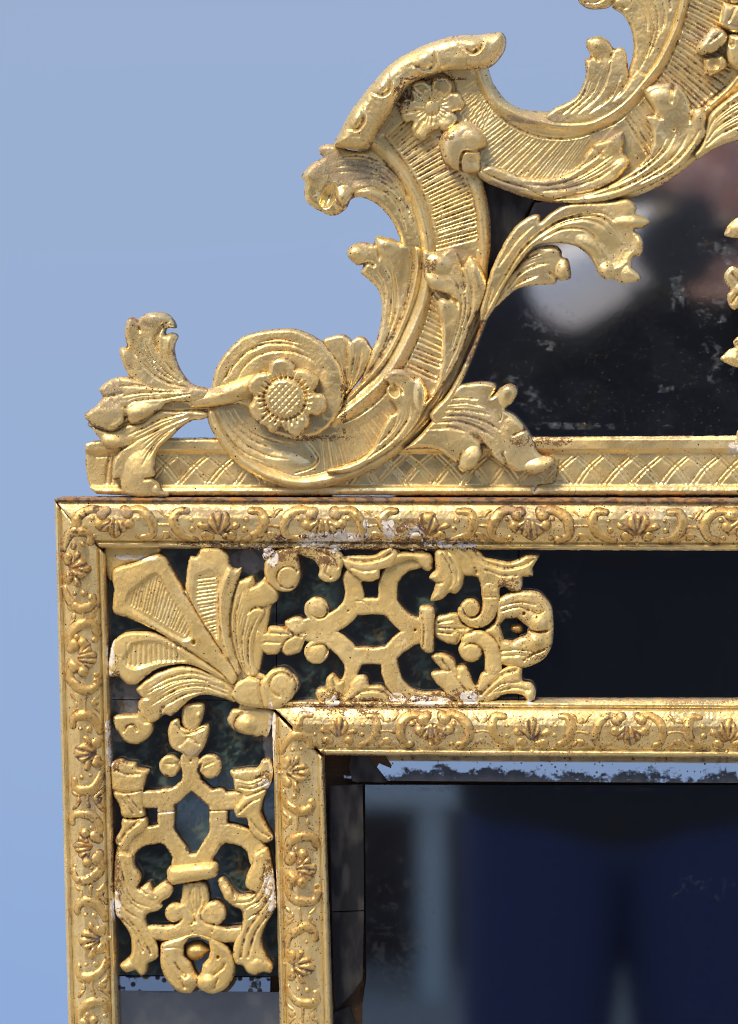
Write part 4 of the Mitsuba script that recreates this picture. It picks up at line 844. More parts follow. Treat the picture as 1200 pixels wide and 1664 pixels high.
carve(FR + "__leaf", [(556, 905), (584, 902), (606, 902), (625, 892), (636, 887), (647, 894), (649, 905), (638, 920), (619, 926), (617, 939), (604, 945), (591, 944), (573, 933), (562, 922), (556, 911)], zt=42, lip=8, r=6, **lf, feats=[G([(562, 907), (590, 912), (618, 908), (636, 898)], w=3, d=4.5), G([(572, 922), (592, 928), (612, 926)], w=2.2, d=2.5)])
carve(FR + "__leaf", [(652, 896), (675, 896), (701, 900), (704, 921), (696, 928), (684, 922), (675, 912), (654, 913), (636, 918), (632, 903)], zt=40, lip=10, r=8, **lf)
carve(FR + "__leaf", [(722, 889), (745, 884), (764, 887), (780, 896), (789, 905), (808, 908), (829, 912), (845, 907), (857, 901), (876, 903), (870, 914), (865, 924), (866, 935), (850, 938), (850, 949), (845, 959), (831, 960), (820, 952), (813, 956), (811, 968), (785, 970), (782, 954), (778, 940), (771, 936), (754, 935), (738, 918)], zt=39, lip=8, r=6, **lf,
      feats=[G([(770, 890), (785, 910), (820, 922), (850, 918), (868, 908)], [(750, 890), (766, 905), (776, 930)], w=3, d=4), G([(790, 925), (815, 934), (840, 934)], w=2.4, d=3), bump((800, 945), 16, 14, -3)])
carve(FR + "__leaf", [(710, 893), (724, 891), (740, 900), (750, 914), (755, 938), (750, 956), (740, 964), (731, 963), (719, 973), (701, 976), (705, 959), (708, 947), (698, 940), (700, 933), (708, 924), (707, 905)], zt=46, lip=12, r=10, **lf, feats=[G([(720, 900), (732, 920), (736, 945), (722, 965)], [(728, 898), (743, 925), (745, 948)], w=2.4, d=3.5, taper=(1, 0.2)), G([(712, 947), (720, 946)], w=2.4, d=4)])
carve(FR + "__scroll", strokes=[([(798, 958), (798, 984), (790, 1002), (775, 1010), (758, 1004), (752, 992)], [15, 14, 13, 11.5, 9, 8])], discs=[((764, 989), 17)], zt=38, lip=7, r=6, **lf, feats=[G([(779, 974), (783, 989), (776, 1000), (766, 1003), (757, 998), (753, 988)], w=2.2, d=7, taper=(0.5, 0.3)), G([(786, 970), (812, 970)], w=1.2, d=2)])
carve(FR + "__scroll", strokes=[([(802, 1090), (802, 1066), (794, 1046), (778, 1035), (760, 1040)], [14, 14, 13, 12, 10])], discs=[((766, 1056), 20)], zt=38, lip=7, r=6, **lf, feats=[G([(786, 1074), (785, 1058), (777, 1048), (765, 1045), (756, 1050)], w=2.2, d=7, taper=(0.5, 0.2))])
carve(FR + "__husk", [(706, 1007), (724, 998), (745, 996), (752, 1013), (771, 1022), (752, 1038), (740, 1048), (722, 1044), (706, 1034)], zt=31, lip=6, r=6, **lf, feats=[G([(712, 1012), (735, 1008)], [(712, 1028), (735, 1030)], [(712, 1020), (760, 1022)], w=2.2, d=3), G([(740, 1022), (748, 1032), (742, 1044)], w=2, d=4)])
carve(FR + "__collar", [(683, 986), (690, 984), (698, 984), (707, 991), (706, 1024), (706, 1054), (704, 1060), (692, 1060), (684, 1050), (684, 1019), (682, 1001)], zt=44, lip=9, r=6.5, **lf, feats=[G([(686, 996), (690, 1020), (689, 1050)], w=2.4, d=4)])
carve(FR + "__ring", [(808, 975), (831, 962), (850, 959), (873, 961), (889, 974), (898, 991), (900, 1019), (898, 1047), (887, 1068), (869, 1080), (850, 1085), (814, 1079), (812, 1057), (804, 1038), (788, 1026), (806, 1008)], holes=[[(813, 1015), (822, 1005), (841, 1004), (850, 1011), (859, 1019), (857, 1031), (843, 1036), (834, 1041), (820, 1039)]], zt=36, lip=9, r=8, **lf,
      feats=[G([(815, 985), (845, 978), (870, 982)], [(818, 992), (842, 986), (860, 990)], [(816, 1058), (842, 1056), (868, 1058)], [(816, 1066), (845, 1064), (862, 1066)], w=2.2, d=3), bump((877, 1011), 15, 15, 8), bump((871, 1041), 15, 15, 8), G([(862, 1024), (876, 1026), (890, 1024)], w=2.4, d=5), G([(858, 990), (876, 996), (884, 992)], w=2.4, d=5), bump((852, 996), 3, 3, -12), bump((873, 1002), 2, 2, -8), G([(852, 1072), (868, 1062), (886, 1054)], w=2.4, d=5)])
carve(FR + "__leaf", [(785, 1092), (813, 1089), (827, 1082), (838, 1080), (848, 1086), (850, 1106), (864, 1110), (871, 1122), (870, 1136), (860, 1143), (852, 1131), (836, 1127), (817, 1130), (803, 1139), (780, 1144), (760, 1146), (768, 1128), (776, 1110)], zt=38, lip=8, r=6, **lf, feats=[G([(782, 1128), (798, 1112), (820, 1094), (840, 1088)], w=3, d=5), G([(795, 1128), (815, 1112), (845, 1108)], [(815, 1122), (840, 1117), (860, 1122)], w=2.3, d=3), bump((862, 1132), 9, 12, 4)])
carve(FR + "__leaf", [(701, 1066), (710, 1061), (729, 1064), (740, 1073), (743, 1082), (757, 1082), (766, 1099), (771, 1112), (780, 1119), (778, 1141), (752, 1141), (733, 1135), (722, 1122), (708, 1108), (701, 1094), (716, 1087), (708, 1077)], zt=40, lip=8, r=6, **lf, feats=[G([(720, 1072), (738, 1096), (758, 1122)], w=2.6, d=4), G([(716, 1088), (732, 1090)], [(743, 1083), (746, 1098)], w=2.4, d=4)])
carve(FR + "__leaf", [(572, 1108), (586, 1097), (597, 1101), (601, 1114), (619, 1115), (634, 1126), (653, 1146), (630, 1147), (606, 1140), (584, 1144), (569, 1148), (556, 1140), (564, 1126)], zt=40, lip=8, r=6, **lf, feats=[G([(570, 1138), (590, 1124), (620, 1124), (640, 1138)], w=2.6, d=4)])
carve(FR + "__leaf", [(514, 1121), (528, 1117), (530, 1104), (541, 1095), (552, 1106), (562, 1106), (556, 1130), (539, 1145), (521, 1144), (513, 1134)], zt=38, lip=10, r=8, **lf, feats=[G([(541, 1104), (544, 1122), (536, 1138)], [(528, 1118), (536, 1126)], w=2.4, d=4)])
carve(FR + "__nail", strokes=[([(836, 1022), (843, 1022)], [7, 8])], zt=24, lip=14, r=8, zb=2, bsdf="gilding_cast")

def residue(line, r0, n, seed, zt, bsdf="glue_crust", **k):
    rg = np.random.default_rng(seed)
    c = spline(line)
    pick = np.sort(rng_choice(rg, len(c), n))
    ds = [((c[i][0] + rg.uniform(-5, 5), c[i][1] + rg.uniform(-4, 4)), r0 * rg.uniform(0.4, 1.2)) for i in pick]
    carve(FR + "__old_glue", discs=ds, zt=zt, lip=9, r=7, zb=6, wob=1.6, rough=5.0, res=1.3, blur=0.4, bsdf=bsdf, **k)


def rng_choice(rg, n, m):
    return rg.choice(n, m, replace=False)


residue([(452, 893), (480, 890), (510, 888), (548, 893)], 7, 26, 3, 38)
residue([(640, 892), (700, 888), (760, 886)], 5, 26, 4, 40)
residue([(330, 889), (400, 890), (450, 890)], 3, 20, 31, 42)
residue([(440, 890), (540, 890), (640, 890), (780, 889)], 3.2, 70, 32, 43)
residue([(512, 1146), (560, 1146), (620, 1148), (700, 1146), (780, 1142)], 6, 60, 5, 34)
for ln, r_, n_, sd, bs in (([(452, 876), (480, 873), (520, 874)], 5, 10, 11, "glue_crust"), ([(500, 871), (540, 866), (575, 872), (606, 870)], 5.5, 22, 12, "gesso"), ([(636, 852), (640, 866), (646, 874)], 4, 7, 13, "gesso"), ([(660, 852), (668, 862), (690, 868)], 5, 12, 14, "gesso"), ([(650, 876), (700, 880), (770, 883)], 4.5, 26, 15, "glue_crust"), ([(712, 884), (740, 884), (768, 886)], 4, 10, 16, "gesso"), ([(335, 884), (375, 885)], 3, 8, 17, "glue_crust")):
    residue(ln, r_, n_, sd, 4.0, bs, base=top.h)
residue([(440, 893), (436, 910), (446, 922)], 7, 9, 18, 45, "gesso")
residue([(500, 884), (520, 885), (545, 894)], 5.5, 9, 19, 45, "gesso")
residue([(488, 1154), (505, 1157), (520, 1160)], 6.5, 8, 20, 47, "gesso")
residue([(655, 1140), (700, 1138), (720, 1136)], 5, 10, 21, 42, "gesso")
residue([(758, 1132), (772, 1128)], 6, 6, 22, 46, "gesso")
residue([(505, 1156), (530, 1152), (545, 1144)], 8, 16, 6, 40)

# ---------------------------------------------------------------- lower left fretwork
FL = M + "__fretwork_001"
hex2 = [(309, 1290), (337, 1314), (337, 1355), (322, 1380), (313, 1391), (306, 1391), (281, 1355), (281, 1314)]
carve(FL + "__strap", strokes=[([(306, 1240), (308, 1260), (309, 1278)], [16, 14, 16]), ([(310, 1276), (286, 1296), (262, 1303), (230, 1304)], 14.5), ([(308, 1276), (334, 1298), (360, 1306), (392, 1304)], 14.5), ([(267, 1300), (267, 1330), (266, 1364)], 14), ([(353, 1300), (353, 1330), (354, 1364)], 15),
                               ([(266, 1358), (245, 1362), (222, 1368), (204, 1384), (198, 1404)], 16), ([(354, 1358), (375, 1360), (396, 1366), (413, 1380), (420, 1402)], 16), ([(266, 1358), (284, 1382), (297, 1406)], 14), ([(354, 1358), (338, 1384), (324, 1406)], 14), ([(290, 1408), (330, 1406)], 14)],
      discs=[((274, 1249), 18), ((339, 1249), 20)], holes=[hex2, [(236, 1320), (252, 1318), (254, 1346), (238, 1348)], [(369, 1322), (386, 1330), (400, 1346), (369, 1342)]],
      feats=[G([(285, 1243), (290, 1253), (286, 1264)], [(325, 1246), (321, 1258), (328, 1266)], [(308, 1226), (308, 1240)], w=2.4, d=5), G([(247, 1327), (266, 1324), (281, 1323)], [(338, 1322), (368, 1321)], w=1.2, d=4), G([(268, 1245), (280, 1246)], [(344, 1243), (332, 1248)], w=2, d=3)], **fz)
carve(FL + "__collar", [(269, 1421), (274, 1413), (290, 1411), (344, 1405), (353, 1411), (352, 1424), (346, 1432), (300, 1440), (279, 1443), (271, 1437)], zt=45, lip=14, r=12, **lf)
carve(FL + "__husk", [(296, 1443), (329, 1440), (337, 1457), (337, 1472), (325, 1488), (316, 1503), (304, 1488), (291, 1476), (293, 1460)], zt=32, lip=6, r=6, **lf, feats=[G([(309, 1445), (307, 1468), (313, 1490)], [(322, 1445), (325, 1468), (319, 1486)], w=2.2, d=3)])
carve(FL + "__scroll", strokes=[([(296, 1482), (303, 1500), (296, 1514), (272, 1523), (240, 1522)], [9, 12, 13, 13, 12]), ([(330, 1484), (326, 1500), (336, 1516), (360, 1525), (394, 1523)], [9, 12, 13, 13, 12]), ([(300, 1516), (332, 1516)], 13)], discs=[((282, 1490), 17), ((346, 1490), 20)], zt=36, lip=7, r=6, **lf,
      feats=[G([(292, 1500), (282, 1507), (270, 1506)], [(330, 1478), (324, 1492), (330, 1504), (346, 1508)], w=2.4, d=5), bump((309, 1507), 2.2, 2.2, -7), bump((311, 1520), 2, 2, -6), bump((343, 1519), 2.4, 2.4, -6)])
carve(FL + "__ring", [(262, 1538), (303, 1524), (322, 1522), (354, 1535), (371, 1549), (380, 1573), (378, 1595), (364, 1614), (344, 1623), (328, 1619), (317, 1613), (306, 1622), (286, 1619), (269, 1602), (259, 1581), (257, 1556)], holes=[[(296, 1544), (305, 1532), (320, 1529), (337, 1537), (340, 1552), (337, 1564), (327, 1575), (325, 1588), (319, 1595), (312, 1586), (308, 1573), (296, 1560)]], zt=38, lip=9, r=8, **lf,
      feats=[G([(283, 1572), (292, 1586), (300, 1592)], [(346, 1590), (358, 1580), (364, 1572)], w=3, d=5), bump((304, 1600), 14, 12, 5), bump((338, 1602), 15, 13, 5), G([(318, 1600), (318, 1614)], w=2.4, d=5), G([(291, 1598), (298, 1612)], [(352, 1598), (346, 1612)], w=2.4, d=4), bump((352.5, 1561.5), 3.2, 3.2, -14), G([(266, 1548), (282, 1546), (294, 1548)], w=1.5, d=2)])
carve(FL + "__nail", strokes=[([(312, 1555), (320, 1553), (338, 1552)], [16, 14, 3])], zt=34, lip=26, r=16, zb=2, bsdf="gilding_cast")
carve(FL + "__leaf", [(178, 1244), (192, 1238), (206, 1243), (218, 1244), (221, 1252), (240, 1256), (235, 1268), (231, 1284), (229, 1296), (231, 1314), (234, 1331), (218, 1334), (197, 1333), (191, 1314), (180, 1292), (177, 1268)], zt=38, lip=8, r=6, **lf, feats=[G([(182, 1290), (205, 1292), (226, 1288)], w=2.6, d=5), G([(196, 1302), (214, 1326)], [(206, 1298), (226, 1322)], w=2.2, d=3.5), G([(186, 1256), (205, 1262), (225, 1262)], w=2.4, d=3)])
carve(FL + "__leaf", [(197, 1335), (216, 1336), (235, 1333), (236, 1350), (214, 1369), (202, 1388), (187, 1380), (184, 1370), (193, 1353)], zt=37, lip=8, r=6, **lf, feats=[G([(222, 1340), (202, 1358), (192, 1374)], w=2.8, d=4)])
carve(FL + "__leaf", [(187, 1392), (212, 1394), (216, 1411), (226, 1431), (222, 1448), (240, 1441), (246, 1451), (266, 1438), (279, 1448), (274, 1462), (259, 1473), (262, 1479), (252, 1487), (236, 1492), (235, 1506), (250, 1535), (255, 1559), (248, 1568), (238, 1573), (235, 1588), (226, 1594), (216, 1585), (201, 1588), (191, 1576), (209, 1559), (209, 1530), (197, 1508), (184, 1489), (182, 1440)], zt=40, lip=9, r=6.5, **lf,
      feats=[G([(194, 1405), (200, 1440), (215, 1470), (240, 1480)], [(190, 1430), (204, 1466), (228, 1486)], [(186, 1450), (200, 1482), (226, 1500)], w=2.6, d=4, taper=(0.3, 0.3)), G([(196, 1500), (216, 1520), (230, 1552)], [(206, 1500), (226, 1524), (242, 1556)], w=2.6, d=4), bump((240, 1456), 18, 10, 4, 25), bump((204, 1578), 12, 8, 4), G([(222, 1448), (236, 1458)], [(246, 1452), (250, 1462)], w=2.4, d=4)])
carve(FL + "__leaf", [(438, 1237), (426, 1237), (418, 1250), (400, 1252), (387, 1254), (373, 1256), (378, 1270), (381, 1285), (394, 1294), (388, 1306), (380, 1316), (383, 1331), (400, 1334), (405, 1353), (415, 1365), (431, 1373), (443, 1366), (431, 1343), (424, 1324), (427, 1302), (437, 1281), (443, 1261)], zt=40, lip=8, r=6, **lf, feats=[G([(384, 1268), (406, 1272), (428, 1262)], [(388, 1282), (412, 1284), (434, 1274)], w=2.4, d=3.5), G([(400, 1296), (416, 1290), (430, 1284)], w=2.8, d=6), G([(388, 1324), (404, 1308), (420, 1300)], [(408, 1336), (420, 1352), (436, 1362)], w=2.4, d=4)])
carve(FL + "__leaf", [(433, 1380), (412, 1390), (408, 1409), (399, 1430), (399, 1446), (413, 1455), (388, 1460), (377, 1450), (361, 1431), (352, 1436), (362, 1463), (375, 1477), (391, 1486), (392, 1508), (380, 1535), (377, 1559), (382, 1573), (392, 1576), (402, 1588), (414, 1591), (426, 1586), (438, 1587), (442, 1576), (431, 1559), (424, 1535), (431, 1508), (447, 1481), (448, 1462), (443, 1421), (438, 1394)], zt=40, lip=9, r=6.5, **lf,
      feats=[G([(432, 1400), (426, 1440), (408, 1468), (380, 1472)], [(438, 1430), (424, 1464), (400, 1480)], [(442, 1455), (424, 1482), (402, 1498)], w=2.6, d=4, taper=(0.3, 0.3)), G([(420, 1490), (400, 1520), (390, 1560)], [(432, 1494), (414, 1520), (402, 1560)], w=2.8, d=4.5), bump((372, 1458), 10, 18, 4, -35), bump((418, 1575), 16, 12, 4), G([(377, 1450), (380, 1464)], w=2.4, d=4)])
carve(FL + "__husk", [(276, 1176), (288, 1171), (292, 1184), (310, 1190), (326, 1182), (337, 1181), (337, 1196), (326, 1224), (309, 1238), (294, 1228), (276, 1217), (271, 1193)], zt=35, lip=7, r=6, **lf, feats=[G([(290, 1214), (305, 1202), (322, 1212)], w=3, d=4), G([(284, 1180), (300, 1196), (330, 1186)], w=2.4, d=4)])
carve(FL + "__husk", [(293, 1162), (296, 1150), (310, 1146), (329, 1147), (328, 1168), (320, 1188), (308, 1194), (294, 1182)], zt=28, lip=7, r=7, **lf, feats=[bump((322, 1165), 5, 5, 4)])

# ---------------------------------------------------------------- glass and boards
def slab(key, pts, bsdf, h, th=4.0, tu=0.0, tv=0.0, c=None, bevel=0.0):
    """a pane or board: outline pts, face at h tilted by tu, tv (rise per unit) about c"""
    p = np.array(pts, float)
    c = np.mean(p, 0) if c is None else c
    e, tri = trimesh.creation.triangulate_polygon(shapely.Polygon(p), engine="earcut")
    H = lambda q: h + (q[:, 0] - c[0]) * tu + (q[:, 1] - c[1]) * tv
    n, k = len(e), len(p)
    d1, d2 = e[tri[:, 1]] - e[tri[:, 0]], e[tri[:, 2]] - e[tri[:, 0]]
    area = d1[:, 0] * d2[:, 1] - d1[:, 1] * d2[:, 0]
    tri = np.where((area > 0)[:, None], tri[:, ::-1], tri)
    verts = [W(e[:, 0], e[:, 1], H(e)), W(e[:, 0], e[:, 1], H(e) - th), W(p[:, 0], p[:, 1], H(p)), W(p[:, 0], p[:, 1], H(p) - th)]
    i = np.arange(k)
    j = (i + 1) % k
    o = 2 * n
    faces = [tri, tri[:, ::-1] + n, np.column_stack([o + i, o + j, o + k + j]), np.column_stack([o + i, o + k + j, o + k + i])]
    scene[key] = mikit.ply((np.vstack(verts), np.vstack(faces)), bsdf)


glass = CR + "__pane"
slab(name(glass), [(868, 330), (930, 325), (1060, 300), (1150, 235), (1340, 215), (1340, 712), (690, 712), (745, 600), (785, 520), (800, 470), (836, 400)], "old_mirror", 16)
slab(name(glass), [(768, 272), (880, 310), (862, 332), (828, 402), (790, 475), (772, 480), (770, 380)], "dark_glass", 13, tu=0.02)
slab(CR + "__back_board", [(640, 660), (745, 560), (782, 440), (776, 270), (860, 300), (1060, 285), (1150, 215), (1340, 200), (1340, 716), (640, 716)], "old_wood", -4, 20)
slab(CR + "__added_batten", [(215, 798), (538, 798), (538, 812), (215, 812)], "old_wood", 12, 26)  # added dark strips, unseen wood that keeps the gap below the crest black
slab(CR + "__added_batten_001", [(642, 798), (1340, 798), (1340, 811), (642, 812)], "old_wood", 12, 26)

g = M + "__pane"
slab(name(g), [(165, 888), (446, 888), (446, 1142), (172, 1142)], "tarnished_mirror", 5, tu=0.002, tv=-0.002)
slab(name(g), [(447.5, 888), (842, 888), (842, 1146), (447.5, 1146)], "tarnished_mirror", 5, tu=0.002, tv=0.004)
slab(name(g), [(844, 889), (1340, 889), (1340, 1146), (844, 1146)], "clean_mirror", 4.5, tu=-0.004, tv=-0.003)
slab(name(g), [(172, 1143.5), (447, 1143.5), (456, 1597), (180, 1597)], "tarnished_mirror", 5, tu=-0.001, tv=0.003)
slab(name(g), [(181, 1623), (456, 1623), (458, 1800), (184, 1800)], "grey_mirror", 5, tv=-0.06, c=(300, 1623))
labels[g + "_004"] = {"label": "clouded grey pane at the bottom of the left border"}
slab(M + "__bevel_strip", [(180, 1599), (436, 1599), (436, 1622), (181, 1622)], "spotted_mirror", 6, tv=0.25)
labels[M + "__bevel_strip"] = {"label": "pale spotted bevel above the grey pane"}
slab(name(M + "__border_strip"), [(624, 1229), (1340, 1228), (1340, 1272), (630, 1272), (612, 1250)], "flaked_mirror", 14, tv=0.25, c=(900, 1250))
labels[M + "__border_strip"] = {"label": "pale strip of mirror with flaked silver under the inner rail"}
slab(name(M + "__border_strip"), [(534, 1282), (588, 1279), (590, 1400), (590, 1486), (538, 1488)], "dark_glass", 9, tu=-0.05)
slab(name(M + "__border_strip"), [(538, 1490), (590, 1488), (588, 1600), (572, 1622), (545, 1650), (541, 1630)], "dark_glass", 8.5, tu=0.03, tv=0.02)
slab(name(M + "__border_strip"), [(541, 1656), (566, 1646), (574, 1668), (584, 1800), (544, 1800)], "dark_glass", 9, tv=0.08)
slab(name(M + "__border_strip"), [(570, 1232), (618, 1229), (634, 1250), (628, 1276), (572, 1274), (566, 1250)], "dark_glass", 9, tu=-0.10, tv=0.10)
slab(name(M + "__border_strip"), [(600, 1229), (622, 1228), (636, 1246), (634, 1262), (616, 1254)], "gilding_cast", 13, tu=0.1)
slab(M + "__border_strip_005", [(596, 1229), (624, 1229), (636, 1247), (633, 1262), (612, 1252)], "old_wood", 13, tu=0.1)
slab(M + "__chip", [(557, 1265), (586, 1266), (588, 1270), (580, 1276), (574, 1270), (558, 1269)], "flaked_mirror", 10, 3, tv=0.36)
slab(M + "__centre_pane", [(592, 1280), (1340, 1276), (1340, 1800), (586, 1800), (588, 1640), (594, 1600)], "clean_mirror", 8, bevel=0)
slab(M + "__back_board", [(100, 818), (1340, 816), (1340, 1800), (118, 1800)], "old_wood", -7, 30)

labels[M] = {"label": "old mirror in a worn carved gilt frame with scrolled crest and fretwork corner", "category": "mirror"}
labels[CR + "__flower"] = {"label": "six petalled flower with a lattice eye on the volute"}
labels[CR + "__flower_001"] = {"label": "flat blossom under the cap"}

# ---------------------------------------------------------------- what the mirror looks at: ground, house wall, stool, photographer
X0, Y0 = EYE[0], EYE[1]


def paving(p, n, uv):
    return mix((0.30, 0.29, 0.27), (0.40, 0.39, 0.37), fbm(p.x * 3, p.y * 3, 0.0, 4))


scene["paving_stone"] = {"type": "principled", "base_color": proc(paving), "roughness": 0.85}
scene["ground"] = {"type": "rectangle", "to_world": T().scale([1500, 1500, 1]), "bsdf": {"type": "ref", "id": "paving_stone"}}
labels["ground"] = {"label": "pale paved ground in front of the mirror", "kind": "structure"}


def brick(p, n, uv):
    row = dr.floor(p.z / 0.075)
    x = p.x / 0.225 + 0.5 * (row - 2 * dr.floor(row / 2))
    fx, fz_ = x - dr.floor(x), p.z / 0.075 - row
    joint = dr.select((fx < 0.045) | (fz_ < 0.13), 1.0, 0.0)
    c = mix((0.055, 0.032, 0.028), (0.10, 0.055, 0.046), cell_rand(x, row))
    return mix(c * (0.8 + 0.4 * fbm(p.x * 60, p.z * 60, 0.0, 2)), (0.09, 0.085, 0.08), joint)


def box_mesh(lo, hi):
    m = trimesh.creation.box(extents=np.array(hi) - np.array(lo))
    m.apply_translation((np.array(lo) + np.array(hi)) / 2)
    return m


scene["brick_face"] = {"type": "principled", "base_color": proc(brick), "roughness": 0.9}
WY = Y0 - 2.2
scene["house_wall"] = mikit.ply(box_mesh((X0 - 3.2, WY - 0.3, 0), (X0 + 3.2, WY, 2.2)), "brick_face")
labels["house_wall"] = {"label": "dark brick house wall behind the photographer, seen in the mirror", "category": "wall"}
scene["pale_paint"] = {"type": "principled", "base_color": {"type": "rgb", "value": (0.55, 0.60, 0.58)}, "roughness": 0.5}
st = (X0 - 0.508, Y0 - 2.09)


def rbox(lo, hi, r=0.004):
    s = manifold3d.Manifold.sphere(r, 12)
    return manifold3d.Manifold.batch_hull([s.translate([x, y, z]) for x in (lo[0] + r, hi[0] - r) for y in (lo[1] + r, hi[1] - r) for z in (lo[2] + r, hi[2] - r)])


for dx in (-0.16, 0.16):
    scene[name("bench__leg")] = mikit.ply(rbox((st[0] + dx - 0.019, st[1] - 0.05, 0), (st[0] + dx + 0.019, st[1] + 0.05, 0.30)), "pale_paint", smooth=30)
scene["bench__seat"] = mikit.ply(rbox((st[0] - 0.21, st[1] - 0.08, 0.30), (st[0] + 0.21, st[1] + 0.08, 0.335), 0.008), "pale_paint", smooth=30)
labels["bench"] = {"label": "low pale painted bench against the brick wall, blurred in the mirror", "category": "bench"}


# the photographer, an arm's length behind the lens
def chain(bones, refine=0.02, it=8):
    parts = []
    for a, ra, b, rb in bones:
        parts.append(manifold3d.Manifold.batch_hull([manifold3d.Manifold.sphere(ra, 20).translate(list(map(float, a))), manifold3d.Manifold.sphere(rb, 20).translate(list(map(float, b)))]))
    m = manifold3d.Manifold.batch_boolean(parts, manifold3d.OpType.Add).refine_to_length(refine).to_mesh()
    t = trimesh.Trimesh(m.vert_properties[:, :3], m.tri_verts)
    was = np.array(t.vertices)
    trimesh.smoothing.filter_taubin(t, iterations=it)
    far = np.linalg.norm(t.vertices - was, axis=1) > 0.012
    t.vertices = np.where(far[:, None], was, t.vertices)
    return t


BX, BY = X0 - 0.058, Y0 - 0.42
HD = np.array([BX + 0.130, BY + 0.07, 1.525])
sh = {s: np.array([BX + s * 0.16, BY, 1.32]) for s in (-1, 1)}
el = {-1: np.array([X0 - 0.112, Y0 - 0.20, 1.418]), 1: np.array([BX + 0.30, BY + 0.06, 1.15])}
wr = {-1: np.array([X0 - 0.028, Y0 - 0.13, 1.478]), 1: np.array([X0 + 0.10, Y0 - 0.27, 1.45])}
hip = {s: np.array([BX + s * 0.078, BY, 0.82]) for s in (-1, 1)}
kn_ = {s: np.array([BX + s * 0.10, BY + 0.03, 0.43]) for s in (-1, 1)}
an = {s: np.array([BX + s * 0.13, BY - 0.02, 0.085]) for s in (-1, 1)}
neck = np.array([BX + 0.09, BY + 0.02, 1.39])


def hand_bones(s, w, to, up):
    d = to / np.linalg.norm(to)
    sd = np.cross(d, up)
    sd /= np.linalg.norm(sd)
    nrm = np.cross(sd, d)
    palm = w + d * 0.075
    out = [(w, 0.024, w + d * 0.035 + sd * 0.018, 0.02), (w, 0.024, w + d * 0.035 - sd * 0.018, 0.02)]
    for k, (off, ln) in enumerate(((-0.033, 0.062), (-0.011, 0.074), (0.011, 0.07), (0.033, 0.055))):
        k0 = palm + sd * off
        k1 = k0 + d * ln * 0.45 + nrm * 0.008
        k2 = k1 + d * ln * 0.3 + nrm * 0.028
        k3 = k2 + d * ln * 0.05 + nrm * 0.024
        out += [(w + sd * off * 0.6, 0.017, k0, 0.0115), (k0, 0.0105, k1, 0.009), (k1, 0.009, k2, 0.0085), (k2, 0.0085, k3, 0.008)]
    t0 = w + d * 0.03 - sd * 0.026
    out += [(t0, 0.014, t0 - sd * 0.022 + d * 0.03 + nrm * 0.015, 0.0115), (t0 - sd * 0.022 + d * 0.03 + nrm * 0.015, 0.011, t0 - sd * 0.02 + d * 0.055 + nrm * 0.035, 0.009)]
    return out


skin = [(neck, 0.058, HD + [0, -0.01, -0.08], 0.052), (HD + [0, -0.015, 0.025], 0.088, HD + [0, 0.01, -0.03], 0.078), (HD + [0, 0.01, -0.03], 0.074, HD + [0, 0.045, -0.095], 0.035),
        (HD + [0, 0.085, 0.012], 0.011, HD + [0, 0.106, -0.02], 0.013), (HD + [-0.02, 0.07, -0.062], 0.01, HD + [0.02, 0.07, -0.062], 0.01), (HD + [-0.05, 0.07, 0.03], 0.012, HD + [0.05, 0.07, 0.03], 0.012),
        (HD + [-0.083, 0, -0.02], 0.012, HD + [-0.086, -0.008, 0.015], 0.014), (HD + [0.083, 0, -0.02], 0.012, HD + [0.086, -0.008, 0.015], 0.014),
        (np.array([BX, BY - 0.02, 1.0]), 0.06, neck - [0, 0, 0.05], 0.06)]
for s in (-1, 1):
    skin += [(sh[s], 0.05, el[s], 0.042), (el[s], 0.04, wr[s], 0.027), (np.array([BX, BY - 0.02, 1.0]), 0.06, hip[s], 0.065), (hip[s], 0.075, kn_[s], 0.055), (kn_[s], 0.05, an[s], 0.038), (sh[s], 0.05, neck - [0, 0, 0.05], 0.06)]
skin += hand_bones(-1, wr[-1], np.array([0.7, 0.3, -0.25]), np.array([0, 0.3, 1.0]))
skin += hand_bones(1, wr[1], np.array([-0.6, 0.35, 0.25]), np.array([0, 0.3, 1.0]))
for k, v_ in dict(skin_tone=((0.60, 0.37, 0.29), 0.5), navy_cloth=((0.008, 0.010, 0.018), 0.9), blue_denim=((0.012, 0.024, 0.088), 0.9), pale_cloth=((0.80, 0.80, 0.80), 0.9), brown_hair=((0.03, 0.02, 0.013), 0.6), black_plastic=((0.012, 0.012, 0.013), 0.4)).items():
    scene[k] = {"type": "principled", "base_color": {"type": "rgb", "value": v_[0]}, "roughness": v_[1]}
P_ = "photographer"
scene[P_ + "__body"] = mikit.ply(chain(skin, 0.007, 3), "skin_tone", smooth=True)
scene[P_ + "__hair"] = mikit.ply(chain([(HD + [0, -0.035, 0.04], 0.094, HD + [0, -0.05, -0.03], 0.078), (HD + [-0.05, 0.03, 0.085], 0.03, HD + [0.05, 0.03, 0.085], 0.03)], 0.012), "brown_hair", smooth=True)
tor = [(np.array([BX + s * 0.078, BY, 0.845]), 0.108, np.array([BX + s * 0.07, BY, 1.14]), 0.105) for s in (-1, 1)] + [(np.array([BX + s * 0.07, BY, 1.14]), 0.105, np.array([BX + s * 0.10, BY, 1.29]), 0.10) for s in (-1, 1)]
tor += [(np.array([BX - 0.12, BY, 1.29]), 0.10, np.array([BX + 0.12, BY, 1.29]), 0.10), (np.array([BX - 0.078, BY, 0.845]), 0.108, np.array([BX + 0.078, BY, 0.845]), 0.108), (np.array([BX, BY + 0.02, 1.15]), 0.12, np.array([BX, BY, 1.29]), 0.11), (neck - [0, 0, 0.06], 0.09, neck - [0, 0, 0.015], 0.075), (np.array([BX + 0.02, BY + 0.02, 1.25]), 0.11, neck + [0, 0.005, -0.03], 0.078)]
